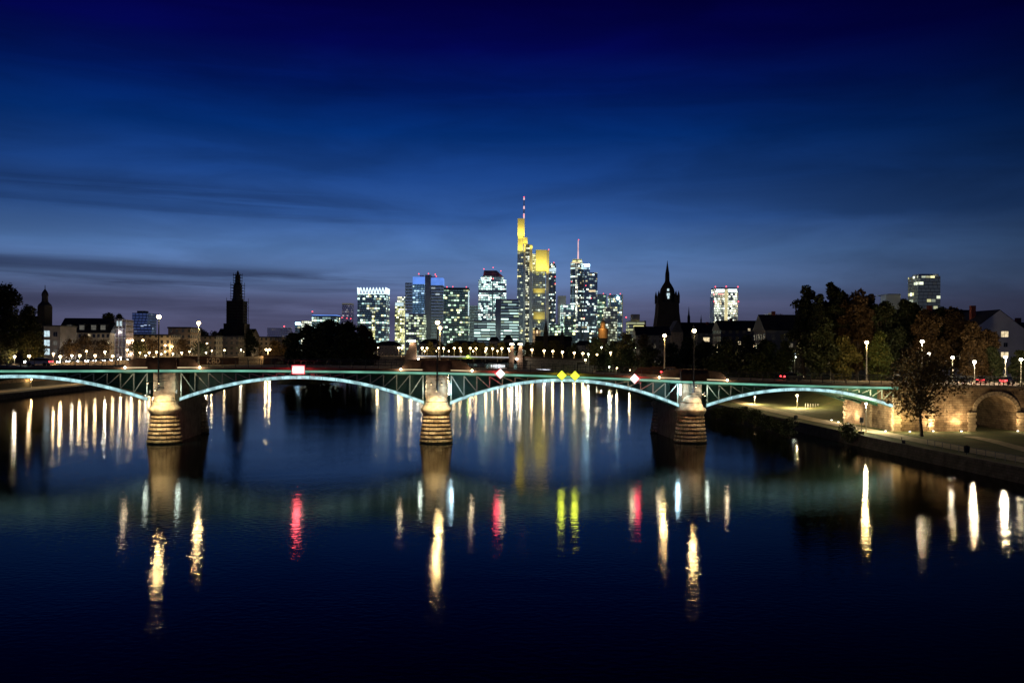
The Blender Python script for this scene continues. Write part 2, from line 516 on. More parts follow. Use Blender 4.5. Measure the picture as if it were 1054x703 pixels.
# ------------------------------------------------------------------ setting: water, banks, city ground
def water_material():
    m, nt, b0 = new_mat('river_surface')
    nt.nodes.remove(b0)
    gl_ = nt.nodes.new('ShaderNodeBsdfGlossy')
    gl_.distribution = 'BECKMANN'
    df = nt.nodes.new('ShaderNodeBsdfDiffuse')
    df.inputs['Color'].default_value = (0.002, 0.003, 0.004, 1)
    fr = nt.nodes.new('ShaderNodeFresnel')
    fr.inputs['IOR'].default_value = 1.17
    mx = nt.nodes.new('ShaderNodeMixShader')
    nt.links.new(fr.outputs[0], mx.inputs[0]); nt.links.new(df.outputs[0], mx.inputs[1]); nt.links.new(gl_.outputs[0], mx.inputs[2])
    nt.links.new(mx.outputs[0], nt.nodes['Material Output'].inputs['Surface'])
    tc = nt.nodes.new('ShaderNodeTexCoord')
    mp = nt.nodes.new('ShaderNodeMapping')
    mp.inputs['Scale'].default_value = (0.60, 0.85, 1.0)
    nt.links.new(tc.outputs['Object'], mp.inputs['Vector'])
    n1 = nt.nodes.new('ShaderNodeTexNoise')
    n1.inputs['Scale'].default_value = 2.4
    n1.inputs['Detail'].default_value = 2
    nt.links.new(mp.outputs[0], n1.inputs['Vector'])
    n2 = nt.nodes.new('ShaderNodeTexNoise')
    n2.inputs['Scale'].default_value = 0.35
    n2.inputs['Detail'].default_value = 3
    nt.links.new(mp.outputs[0], n2.inputs['Vector'])
    h = nmath(nt, 'ADD', nmath(nt, 'MULTIPLY', n1.outputs['Fac'], 0.019), nmath(nt, 'MULTIPLY', n2.outputs['Fac'], 0.010))
    bp = nt.nodes.new('ShaderNodeBump')
    bp.inputs['Strength'].default_value = 1.0
    bp.inputs['Distance'].default_value = 1.0
    n4 = nt.nodes.new('ShaderNodeTexNoise')
    n4.inputs['Scale'].default_value = 0.045; n4.inputs['Detail'].default_value = 5; n4.inputs['Distortion'].default_value = 1.2
    nt.links.new(mp.outputs[0], n4.inputs['Vector'])
    h = nmath(nt, 'MULTIPLY', h, nmath(nt, 'ADD', nmath(nt, 'MULTIPLY', smooth(nt, n4.outputs['Fac'], 0.35, 0.62), 0.45), 0.55))
    nt.links.new(h, bp.inputs['Height'])
    nt.links.new(bp.outputs[0], gl_.inputs['Normal'])
    # calm and ruffled patches
    n3 = nt.nodes.new('ShaderNodeTexNoise')
    n3.inputs['Scale'].default_value = 0.03
    n3.inputs['Detail'].default_value = 4
    nt.links.new(mp.outputs[0], n3.inputs['Vector'])
    rg = nmath(nt, 'ADD', nmath(nt, 'MULTIPLY', smooth(nt, n3.outputs['Fac'], 0.35, 0.65), 0.03), 0.085)
    nt.links.new(rg, gl_.inputs['Roughness'])
    return m
M['water'] = water_material()
struct(MB().add([(-420, -80, 0), (300, -80, 0), (300, 1250, 0), (-420, 1250, 0)], [(0, 1, 2, 3)]).build('river_water', M['water']))
M['ground'] = mat('ground', (0.06, 0.055, 0.045), 0.95, scale=0.05)
struct(MB().add([(-9000, -2000, -3), (9000, -2000, -3), (9000, 16000, -3), (-9000, 16000, -3)], [(0, 1, 2, 3)]).build('ground', M['ground']))
struct(MB().box(-5000, 5000, 1060, 9000, -2.5, 3.0).build('city_ground', M['ground']))

def grass_material():
    m, nt, b = new_mat('lawn')
    tc = nt.nodes.new('ShaderNodeTexCoord')
    n = nt.nodes.new('ShaderNodeTexNoise')
    n.inputs['Scale'].default_value = 0.35; n.inputs['Detail'].default_value = 8; n.inputs['Roughness'].default_value = 0.7
    nt.links.new(tc.outputs['Object'], n.inputs['Vector'])
    n2 = nt.nodes.new('ShaderNodeTexNoise')
    n2.inputs['Scale'].default_value = 6; n2.inputs['Detail'].default_value = 4
    nt.links.new(tc.outputs['Object'], n2.inputs['Vector'])
    c = ramp(nt, n.outputs['Fac'], [(0.3, (0.035, 0.05, 0.012)), (0.5, (0.07, 0.08, 0.02)), (0.72, (0.12, 0.085, 0.035))])
    c = mixrgb(nt, 0.6, c, n2.outputs['Color'], 'SOFT_LIGHT')
    nt.links.new(c, b.inputs['Base Color'])
    b.inputs['Roughness'].default_value = 0.95
    bp = nt.nodes.new('ShaderNodeBump'); bp.inputs['Strength'].default_value = 0.8; bp.inputs['Distance'].default_value = 0.15
    nt.links.new(n2.outputs['Fac'], bp.inputs['Height']); nt.links.new(bp.outputs[0], b.inputs['Normal'])
    return m
M['grass'] = grass_material()
M['gravel_path'] = mat('gravel_path', (0.40, 0.32, 0.21), 0.95, scale=1.2, vary=0.3, bump=0.3)

RB = [(-80, 84), (40, 74), (100, 67.5), (118, 66), (140, 63.5), (158, 62), (188, 60), (247, 56), (330, 55), (450, 55), (650, 58), (1070, 62)]
LB = [(-80, -150), (200, -152), (280, -157), (330, -161), (380, -165), (480, -166), (650, -163), (1070, -160)]
def redge(Y): return float(np.interp(Y, [p[0] for p in RB], [p[1] for p in RB]))
def ledge(Y): return float(np.interp(Y, [p[0] for p in LB], [p[1] for p in LB]))
def sst(v, a, b):
    t = min(1, max(0, (v - a) / (b - a)))
    return t * t * (3 - 2 * t)
rng = random.Random(4)
def rz(Y, off):
    z = 2.0
    z += 7.0 * sst(off, 22, 40) * sst(Y, 196, 206)
    return z
def lz(Y, off):
    return 1.6 if off < 13.9 else 9.3
def bank(name, edge, sgn, zf, offs, m, mw):
    Ys = sorted(set([p[0] for p in (RB if sgn > 0 else LB)] + list(range(-80, 700, 6)) + [860, 1070]))
    mb = MB()
    n = len(offs)
    vs = [(edge(Y) + sgn * o, Y, zf(Y, o) + (0.0 if o < 0.5 else rng.uniform(-0.04, 0.04))) for Y in Ys for o in offs]
    fs = []
    for k in range(len(Ys) - 1):
        for i in range(n - 1):
            q = (k * n + i, k * n + i + 1, (k + 1) * n + i + 1, (k + 1) * n + i)
            fs.append(q if sgn > 0 else q[::-1])
    mb.add(vs, fs)
    o = struct(mb.build(name, m))
    w = MB()
    vs, fs = [], []
    for k, Y in enumerate(Ys):
        e = edge(Y)
        vs += [(e - sgn * 0.9, Y, -2.5), (e - sgn * 0.5, Y, 0.25 + 0.1 * math.sin(Y)), (e, Y, zf(Y, 0)), (e + sgn * 0.5, Y, zf(Y, 0) + 0.006)]
    for k in range(len(Ys) - 1):
        for i in range(3):
            q = (k * 4 + i, k * 4 + i + 1, (k + 1) * 4 + i + 1, (k + 1) * 4 + i)
            fs.append(q if sgn > 0 else q[::-1])
    w.add(vs, fs)
    struct(w.build(name.replace('bank', 'bank_slope'), mw, uv=True))
    return o
bank('river_bank_lawn', redge, 1, rz, [0.4, 2.5, 5, 8, 12, 16, 20, 22, 26, 30, 35, 40, 60, 120, 400], M['grass'], M['quay_stone'])
bank('river_bank_quay', ledge, -1, lz, [0.4, 5, 9, 13.8, 14.2, 30, 60, 400], M['ground'], M['quay_stone'])

def strip(name, pts, w, z, m):
    vs, fs = [], []
    for x, y in pts:
        vs += [(x - w / 2, y, z), (x + w / 2, y, z)]
    for k in range(len(pts) - 1):
        fs.append((2 * k, 2 * k + 1, 2 * k + 3, 2 * k + 2))
    return struct(MB().add(vs, fs).build(name, m))
strip('footpath', [(redge(y) + 5.5 + 5 * sst(y, 190, 300), y) for y in range(90, 420, 5)], 4.2, 2.055, M['gravel_path'])
strip('branch_path', [(72 + 0.0 * y + (y - 150) * 0.16 + 8.0 * sst(y, 190, 150), y) for y in range(96, 162, 4)], 2.6, 2.06, M['gravel_path'])
strip('quay_path', [(ledge(y) - 6.5, y) for y in range(200, 640, 10)], 5.0, 1.66, M['gravel_path'])
strip('bank_road', [(ledge(y) - 19.5, y) for y in range(260, 900, 10)], 6.0, 9.36, M['asphalt'])
# island in the river
isl = MB()
rr = []
for k, (f, z) in enumerate(((1.08, -2), (1.0, 0.3), (0.9, 1.6), (0.5, 2.2))):
    rr.append([(-100 + 17 * f * math.cos(a) * (1 + 0.1 * math.sin(3 * a)), 520 + 112 * f * math.sin(a), z) for a in [2 * math.pi * i / 28 for i in range(28)]])
isl.loft(rr)
struct(isl.build('river_island', M['grass']))

# ------------------------------------------------------------------ trees
def make_tree(label, X, Y, z0, h, rx, leaf='leaf_dark', n=2600, ls=0.7, seed=0, cb=0.28, name='broadleaf_tree', group=None, lift=0.0, gap=1.0):
    rg = np.random.RandomState(seed * 7 + 11)
    pr = random.Random(seed * 13 + 5)
    root = thing(name, label, 'tree', (X, Y, z0), pr.uniform(0, 6.28), group)
    th = h * (cb + 0.12)
    # clumps
    n = int(n * 2.3); ls = ls * 1.25
    nc = max(9, int(16 + rx * 2.2))
    cl = []
    for k in range(nc):
        a = pr.uniform(0, 6.283)
        zz = pr.uniform(0, 1)
        prof = math.sin(math.pi * (0.12 + 0.80 * zz)) ** 0.7
        rad = rx * prof * math.sqrt(pr.uniform(0.1, 1.0)) * 0.78
        cr = rx * pr.uniform(0.26, 0.44)
        cz = h * (cb + (1 - cb) * (0.06 + 0.86 * zz)) - cr * 0.2
        cl.append((rad * math.cos(a), rad * math.sin(a), min(cz, h - cr * 0.75), cr))
    for k in range(6):
        f = 0.55 + 0.42 * k / 5
        cl.append((pr.uniform(-.3, .3) * rx * (1.3 - f), pr.uniform(-.3, .3) * rx * (1.3 - f), h * (cb + (1 - cb) * f) - rx * .3, rx * (0.52 - 0.2 * (f - .55) / .42)))
    cl.append((pr.uniform(-.15, .15) * rx, pr.uniform(-.15, .15) * rx, h - rx * 0.24, rx * 0.26))
    tb = MB()
    r0 = max(0.16, h * 0.019)
    kx, ky = pr.uniform(-.04, .04) * h, pr.uniform(-.04, .04) * h
    p1 = (kx * .5, ky * .5, th * 0.6)
    p2 = (kx, ky, th)
    tb.tube((0, 0, -0.4), (0, 0, 0.5), r0 * 1.5, r0 * 1.02, 8)
    tb.tube((0, 0, 0.5), p1, r0 * 1.02, r0 * 0.85, 8).tube(p1, p2, r0 * 0.85, r0 * 0.7, 8)
    p3 = (kx * 1.2, ky * 1.2, h * 0.80)
    tb.tube(p2, p3, r0 * 0.7, r0 * 0.18, 6)
    for c in cl:
        f = pr.uniform(0.0, 0.6)
        s = Vector(p1).lerp(Vector(p3), f) if c[2] > th else Vector(p1).lerp(Vector(p2), 0.6)
        mid = s.lerp(Vector(c[:3]), 0.55) + Vector((0, 0, 0.05 * h * pr.uniform(0, 1)))
        tb.tube(s, mid, r0 * 0.40, r0 * 0.24, 5).tube(mid, c[:3], r0 * 0.24, r0 * 0.06, 5)
        for q in range(3):
            e = Vector(c[:3]) + Vector((pr.uniform(-1, 1), pr.uniform(-1, 1), pr.uniform(-.6, .8))) * c[3] * 0.9
            tb.tube(mid.lerp(Vector(c[:3]), 0.4), e, r0 * 0.14, r0 * 0.04, 4)
    tb.build('trunk', M['bark'], root, local=True)
    w = np.array([c[3] ** 2 for c in cl]); w /= w.sum()
    idx = rg.choice(len(cl), n, p=w)
    C = np.array(cl)
    d = rg.normal(size=(n, 3)); d /= np.linalg.norm(d, axis=1)[:, None]
    rad = rg.uniform(0.25, 1.0, n) ** 0.5 * gap
    # ragged outline
    rad *= 1 + 0.22 * np.sin(d[:, 0] * 5 + idx) * np.sin(d[:, 1] * 6 + d[:, 2] * 4 + idx * 2)
    P = C[idx, :3] + d * (C[idx, 3] * rad)[:, None] * np.array([1.0, 1.0, 0.78])
    # leaf-sized quads, hanging loosely
    nn = rg.normal(size=(n, 3)); nn[:, 2] += 0.4
    nn /= np.linalg.norm(nn, axis=1)[:, None]
    t = np.cross(nn, rg.normal(size=(n, 3))); t /= np.linalg.norm(t, axis=1)[:, None]
    b = np.cross(nn, t)
    s = ls * rg.uniform(0.45, 1.15, n)[:, None]
    V = np.stack([P - t * s * .5, P - b * s * .32 + t * s * .05, P + t * s * .55, P + b * s * .34], 1).reshape(-1, 3)
    me = bpy.data.meshes.new('crown')
    me.vertices.add(4 * n); me.vertices.foreach_set('co', V.astype(np.float32).ravel())
    me.loops.add(4 * n); me.loops.foreach_set('vertex_index', np.arange(4 * n, dtype=np.int32))
    me.polygons.add(n); me.polygons.foreach_set('loop_start', np.arange(0, 4 * n, 4, dtype=np.int32))
    me.polygons.foreach_set('loop_total', np.full(n, 4, dtype=np.int32))
    me.materials.append(M[leaf])
    me.update(); me.validate()
    o = bpy.data.objects.new('crown', me); COL.objects.link(o); o.parent = root
    return root

def ptree(label, px, top, hw, Y, z0, **k):
    X, Zt = at(px, top, Y)
    return make_tree(label, X, Y, z0, Zt - z0, hw / F * Y, **k)

# ------------------------------------------------------------------ bridge
TH = R(4.7)
BO = Vector((at(449.5, 357, 163)[0], 163.0, 0.0))
BU = Vector((math.cos(TH), math.sin(TH), 0)); BV = Vector((-math.sin(TH), math.cos(TH), 0))
def bt(px, py, s=0.0):
    """pixel on the bridge's vertical plane at offset s -> (t, z)"""
    ox, oy = BO.x + BV.x * s, BO.y + BV.y * s
    Y = oy
    for _ in range(12):
        X, Z = at(px, py, Y)
        t = (X - ox) / BU.x
        Y = oy + t * BU.y
    return t, at(px, py, Y)[1]
def bw(t, s, z):
    p = BO + BU * t + BV * s
    return (p.x, p.y, z)
gl = [bt(*p) for p in ((0, 382.4), (100, 382), (235, 381.7), (340, 382.6), (420, 383.8), (500, 385.2), (600, 388.5), (660, 391.2), (740, 394.6), (840, 397.8), (910, 399.3))]
gl = [(-170, gl[0][1] + 0.1), (-130, gl[0][1] + 0.05)] + gl + [(105, gl[-1][1] - 0.15), (160, gl[-1][1] - 0.5)]
_gt = np.array([g[0] for g in gl]); _gz = np.array([g[1] for g in gl])
_tt = np.linspace(-170, 160, 331)
_zz = np.interp(_tt, _gt, _gz)
_k = np.ones(17) / 17
_zs = np.convolve(np.pad(_zz, 8, mode='edge'), _k, mode='valid')
def zg(t): return float(np.interp(t, _tt, _zs))

PT = [-95.5, bt(168.5, 453)[0], 0.0, bt(711.5, 455)[0]]
TA = bt(920, 443)[0]
TEND = 150.0
bridge = thing('arch_bridge', 'long green steel arch bridge on stone piers with lit arches crossing the whole river', 'bridge', tuple(BO), TH)

def tstep(a, b, d):
    n = max(2, int(round((b - a) / d)) + 1)
    return [a + (b - a) * i / (n - 1) for i in range(n)]

def ribbon(mb, ts, zlo, zhi, s0, s1):
    mb.loft([[(t, s0, zlo(t)), (t, s1, zlo(t)), (t, s1, zhi(t)), (t, s0, zhi(t))] for t in ts])

T0 = -170.0
allt = tstep(T0, TA + 1, 3.0)
mb = MB(); ribbon(mb, allt, lambda t: zg(t) + 0.28, lambda t: zg(t) + 0.70, -0.9, 21.0)
mb.build('deck', M['deck_edge'], bridge, True)
mb = MB(); ribbon(mb, allt, lambda t: zg(t) + 0.70, lambda t: zg(t) + 0.715, 3.0, 17.0)
mb.build('roadway', M['asphalt'], bridge, True)
for s in (0.0, 6.6, 13.4, 20.0):
    mb = MB(); ribbon(mb, allt, lambda t: zg(t) - 0.35, lambda t: zg(t) + 0.27, s - 0.2, s + 0.2)
    mb.build('top_chord', M['bridge_green'], bridge, True)
mb = MB(); ribbon(mb, allt, lambda t: zg(t) - 0.16, lambda t: zg(t) + 0.20, -0.30, -0.215)
mb.build('chord_light_strip', M['led_chord'], bridge, True)
mb = MB(); ribbon(mb, allt, lambda t: zg(t) - 0.16, lambda t: zg(t) + 0.20, 20.215, 20.30)
mb.build('chord_light_strip', M['led_chord'], bridge, True)

# arches: (left spring, crown, right spring) in pixels of the lit line's middle
HWP = 2.35
z0s = bt(153, 411.5)[1]
arches = [((-95.5 + HWP, z0s), bt(25, 387.3), bt(153, 411.2)),
          (bt(184.5, 411.0), bt(305, 388.4), bt(437, 414.6)),
          (bt(462.5, 415.0), bt(580, 391.2), bt(699, 417.5)),
          (bt(726, 417.5), bt(826, 400.6), bt(921, 418.8))]
def parab(a, c, b):
    A = np.array([[p[0] ** 2, p[0], 1] for p in (a, c, b)]); y = np.array([p[1] for p in (a, c, b)])
    k = np.linalg.solve(A, y)
    return lambda t: float(k[0] * t * t + k[1] * t + k[2])
for a, c, b in arches:
    fz = parab(a, c, b)
    ts = tstep(a[0], b[0], 1.2)
    ribs = []
    for s in (0.0, 6.6, 13.4, 20.0):
        rib = MB(); ribbon(rib, ts, lambda t: fz(t) - 0.36, lambda t: fz(t) + 0.34, s - 0.24, s + 0.24)
        ribs.append(rib.build('arch_rib', M['bridge_green'], bridge, True))
        if s in (6.6, 13.4):
            # plate web filling the spandrel of the inner ribs, one plate each side of the crown
            for sd in (-1, 1):
                tsw = [t for t in ts if (t - c[0]) * sd > 0 and zg(t) - 0.352 - fz(t) - 0.342 > 0.02]
                if len(tsw) > 1:
                    wb_ = MB(); ribbon(wb_, tsw, lambda t: fz(t) + 0.342, lambda t: zg(t) - 0.352, s - 0.05, s + 0.05)
                    wb_.build('spandrel_plate', M['bridge_green'], bridge, True)
    for s0, s1, ro in ((-0.32, -0.245, ribs[0]), (20.245, 20.32, ribs[3])):
        st = MB()
        # strip in plates, with the small gaps of its joints
        seg = tstep(a[0] + 0.1, b[0] - 0.1, 2.2)
        for i in range(len(seg) - 1):
            ribbon(st, tstep(seg[i] + 0.03, seg[i + 1] - 0.03, 0.7), lambda t: fz(t) - 0.27, lambda t: fz(t) + 0.27, s0, s1)
        st.build('arch_light_strip', M['led_arch'], ro, True)
    # spandrel truss: verticals with diagonals falling towards the crown
    for s, sd in ((0.0, -1), (0.0, 1), (20.0, -1), (20.0, 1)):
        tr = MB()
        n = int((b[0] - a[0]) / 2.25)
        tc = (a[0] + b[0]) / 2
        for i in range(n + 1):
            t = a[0] + 0.3 + (b[0] - a[0] - 0.6) * i / n
            if (t - tc) * sd <= 0:
                continue
            zt, zb = zg(t) - 0.35, fz(t) + 0.3
            if zt - zb < 0.35:
                continue
            tr.bar((t, s, zb), (t, s, zt), 0.17, 0.17)
            dt = (b[0] - a[0] - 0.6) / n * (1 if t < tc else -1)
            t2 = t + dt
            if zg(t2) - 0.35 - fz(t2) - 0.3 > 0.0:
                tr.bar((t, s, zt), (t2, s, fz(t2) + 0.3), 0.14, 0.14)
        if tr.v:
            tr.build('spandrel_truss', M['truss_paint'], bridge, True)
    # cross bracing under the deck
    for t in tstep(a[0] + 2, b[0] - 2, 6.0):
        MB().box(t - 0.1, t + 0.1, 0.22, 19.78, zg(t) - 0.28, zg(t) + 0.1).build('cross_girder', M['bridge_green'], bridge, True)
        MB().box(t - 0.1, t + 0.1, 0.26, 19.74, fz(t) - 0.2, fz(t) + 0.1).build('cross_girder', M['bridge_green'], bridge, True)

# piers
def stadium(w, s0, s1, n=9):
    pts = []
    for i in range(n + 1):
        a = math.pi + math.pi * i / n
        pts.append((w * math.cos(a), s0 + w * math.sin(a)))
    for i in range(n + 1):
        a = math.pi * i / n
        pts.append((w * math.cos(a), s1 + w * math.sin(a)))
    return pts
def pier_stone():
    m, nt, b = new_mat('pier_base')
    tc = nt.nodes.new('ShaderNodeTexCoord')
    sp = nt.nodes.new('ShaderNodeSeparateXYZ'); nt.links.new(tc.outputs['Object'], sp.inputs[0])
    n = nt.nodes.new('ShaderNodeTexNoise'); n.inputs['Scale'].default_value = 1.3; n.inputs['Detail'].default_value = 8; n.inputs['Roughness'].default_value = .65
    mp = nt.nodes.new('ShaderNodeMapping'); mp.inputs['Scale'].default_value = (1.6, 1.6, .45); nt.links.new(tc.outputs['Object'], mp.inputs[0]); nt.links.new(mp.outputs[0], n.inputs['Vector'])
    v = nt.nodes.new('ShaderNodeTexVoronoi'); v.inputs['Scale'].default_value = 1.0
    mv = nt.nodes.new('ShaderNodeMapping'); mv.inputs['Scale'].default_value = (.75, .75, 1.43); nt.links.new(tc.outputs['Object'], mv.inputs[0]); nt.links.new(mv.outputs[0], v.inputs['Vector'])
    c = ramp(nt, n.outputs['Fac'], [(.28, (.12, .085, .055)), (.5, (.44, .34, .22)), (.75, (.60, .47, .30))])
    sc_ = nt.nodes.new('ShaderNodeSeparateColor'); nt.links.new(v.outputs['Color'], sc_.inputs[0])
    c = mixrgb(nt, .8, c, sc_.outputs[0], 'SOFT_LIGHT')
    uvn = nt.nodes.new('ShaderNodeUVMap')
    br = nt.nodes.new('ShaderNodeTexBrick'); br.inputs['Scale'].default_value = 1.0
    br.inputs['Brick Width'].default_value = 1.5; br.inputs['Row Height'].default_value = 0.7; br.inputs['Mortar Size'].default_value = 0.035
    br.inputs['Color1'].default_value = (1, 1, 1, 1); br.inputs['Color2'].default_value = (.62, .58, .55, 1); br.inputs['Mortar'].default_value = (.12, .10, .08, 1)
    nt.links.new(uvn.outputs[0], br.inputs['Vector'])
    c = mixrgb(nt, 1.0, c, br.outputs['Color'], 'MULTIPLY')
    t_ = smooth(nt, nmath(nt, 'ADD', sp.outputs[2], nmath(nt, 'MULTIPLY', n.outputs['Fac'], .9)), .45, 1.3)
    c = mixrgb(nt, t_, (.025, .03, .014, 1), c)
    nt.links.new(c, b.inputs['Base Color']); b.inputs['Roughness'].default_value = .9
    bp = nt.nodes.new('ShaderNodeBump'); bp.inputs['Strength'].default_value = .7; bp.inputs['Distance'].default_value = .1
    nt.links.new(n.outputs['Fac'], bp.inputs['Height']); nt.links.new(bp.outputs[0], b.inputs['Normal'])
    return m
M['pier_base'] = pier_stone()
for i, t0 in enumerate(PT):
    if i == 0:
        zc = 5.0
    zc = 4.9
    bd = MB().box(t0 - 2.0, t0 + 2.0, 1.6, 18.4, -2.5, zc + 2.2)
    po = bd.build('pier', M['sandstone_dark'], bridge, True)
    def circ(w, z, sc, n=28):
        return [(t0 + w * math.cos(2 * math.pi * q / n), sc + 1.08 * w * math.sin(2 * math.pi * q / n), z) for q in range(n)]
    for sc in (0.6, 19.4):
        nC = 7
        rings = [circ(3.05, -2.5, sc), circ(2.98, 0.0, sc)]
        for k in range(nC):
            za = zc * k / nC; zb = zc * (k + 1) / nC
            wa = 2.98 - 0.62 * (k / nC); wb = 2.98 - 0.62 * ((k + 1) / nC)
            rings += [circ(wa - 0.30, za + 0.02, sc), circ(wa - 0.30, za + 0.12, sc), circ(wa - 0.02, za + 0.18, sc), circ(wa + 0.05, za + 0.30, sc), circ(wb + 0.03, zb - 0.10, sc), circ(wb - 0.08, zb - 0.01, sc)]
        cw_ = MB().loft(rings).build('cutwater', M['pier_base'], po, True)
        ul = cw_.data.uv_layers.new(name='UVMap')
        for lp in cw_.data.loops:
            co = cw_.data.vertices[lp.vertex_index].co
            ul.data[lp.index].uv = (abs(math.atan2(co.x - t0, (co.y - sc) * (-1 if sc < 1 else 1))) * 2.7 * (1 if co.x > t0 else -1) + 20, co.z + 7)
        cr = [(2.25, zc - 0.1), (2.45, zc + 0.25), (2.74, zc + 0.75), (2.78, zc + 1.05), (2.70, zc + 1.25), (2.30, zc + 1.55), (2.05, zc + 2.1), (2.0, zc + 2.3)]
        MB().loft([circ(w, z, sc - (0.1 if sc < 1 else -0.1)) for w, z in cr]).build('pier_cap', M['sandstone_pale'], po, True, smooth=True)
        dm = MB()
        dm.loft([[(t0 + r * math.cos(a), sc + (-.25 if sc < 1 else .25) + r * math.sin(a), zc + 2.3 + z) for a in [2 * math.pi * q / 24 for q in range(24)]]
                 for r, z in ((1.93, 0.002), (1.90, 0.25), (1.72, 0.65), (1.40, 1.0), (0.95, 1.25), (0.45, 1.38), (0.05, 1.42))])
        dm.build('pier_dome', M['sandstone_pale'], po, True, smooth=True)
    sh = MB()
    zt = zg(t0) + 0.26
    sh.box(t0 - 1.85, t0 + 1.85, 0.0, 20.0, zc + 2.2, zt - 0.35)
    sh.box(t0 - 2.05, t0 + 2.05, -0.25, 20.25, zt - 0.352, zt)
    sh.box(t0 - 1.5, t0 + 1.5, -0.12, 0.0, zc + 4.0, zt - 0.9)
    sh.build('pier_shaft', M['sandstone_pale'], po, True)
    # solid stone parapet and the balcony over the cutwater
    for s0, s1, sg in ((-0.95, -0.55, -1), (20.65, 21.05, 1)):
        bp = MB()
        zz = zg(t0) + 0.70
        for sx in (-1, 1):
            xs = (t0 + sx * 2.4, t0 + sx * 5.2, t0 + sx * 6.5)
            zl = [zg(x) + 0.70 for x in xs]
            pts = [(xs[0], zl[0]), (xs[2], zl[2]), (xs[1], zl[1] + 1.35), (xs[0], zl[0] + 1.5)]
            if sx < 0:
                pts = pts[::-1]
            bp.loft([[(x, s0, z) for x, z in pts][::-1], [(x, s1, z) for x, z in pts][::-1]])
        bp.box(t0 - 2.4, t0 + 2.4, s0 + sg * 0.55 if sg < 0 else s0, s1 if sg < 0 else s1 + 0.55, zz - 0.45, zz + 1.55)
        bp.box(t0 - 2.55, t0 + 2.55, (s0 - 0.63) if sg < 0 else s0 - 0.08, s1 + 0.08 if sg < 0 else s1 + 0.63, zz + 1.552, zz + 1.70)
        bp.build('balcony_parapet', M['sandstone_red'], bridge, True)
    for sx in (-1, 1):
        ls_ = MB()
        xa, xb = t0 + sx * 2.5, t0 + sx * 6.3
        ls_.bar((xa, -0.98, zg(xa) + 0.62), (xb, -0.98, zg(xb) + 0.62), 0.1, 0.14)
        ls_.build('parapet_light_bar', M['led_warm'], bridge, True)
        MB().ball((xb, -1.08, zg(xb) + 0.66), 0.2, 8, 5).build('parapet_lamp', M['lamp_warm'], bridge, True)
        point(bridge, (xb, -1.5, zg(xb) + 0.5), 130, (1, .8, .5), .2, local=True)

# railing
for s in (-0.75, 20.85):
    rl = MB()
    for hgt, w in ((1.22, 0.10), (0.66, 0.05), (0.18, 0.06)):
        ribbon(rl, allt, lambda t: zg(t) + 0.70 + hgt - w / 2, lambda t: zg(t) + 0.70 + hgt + w / 2, s - w / 2, s + w / 2)
    t = T0
    while t < TA:
        rl.box(t - 0.05, t + 0.05, s - 0.05, s + 0.05, zg(t) + 0.7, zg(t) + 1.95)
        t += 2.25
    rl.build('railing', M['steel_dark'], bridge, True)
gr = MB()   # painted letters on the far balcony parapet's inner face
def letters(mb, t, s, z, hgt, k):
    for ln in k:
        for (a, b), (c, d) in zip(ln[:-1], ln[1:]):
            mb.bar((t + a * hgt, s, z + b * hgt), (t + c * hgt, s, z + d * hgt), 0.03, 0.19 * hgt)
tgr, zgr = bt(213.5, 375.2, 20.6)
letters(gr, tgr, 20.6, zg(tgr) + 0.95, 1.0, [[(0, 0), (0, 1)], [(0.62, 1), (0.05, 0.5), (0.65, 0)], [(0.9, 0), (0.9, 1), (1.35, 0.95), (1.4, 0.6), (0.95, 0.52), (1.5, 0.4), (1.45, 0.05), (0.9, 0)],
    [(1.75, 0), (1.75, 1), (2.2, 0.9), (2.35, 0.5), (2.2, 0.1), (1.75, 0)]])
M['graffiti'] = mat('graffiti', (0.75, 0.62, 0.42), 0.6, vary=0.1)
gr.build('graffiti', M['graffiti'], bridge, True)
bk = MB(); ribbon(bk, tstep(tgr - 3, tgr + 6, 1.5), lambda t: zg(t) + 0.75, lambda t: zg(t) + 2.1, 20.62, 20.70)
bk.build('graffiti_panel', M['sandstone_red'], bridge, True)

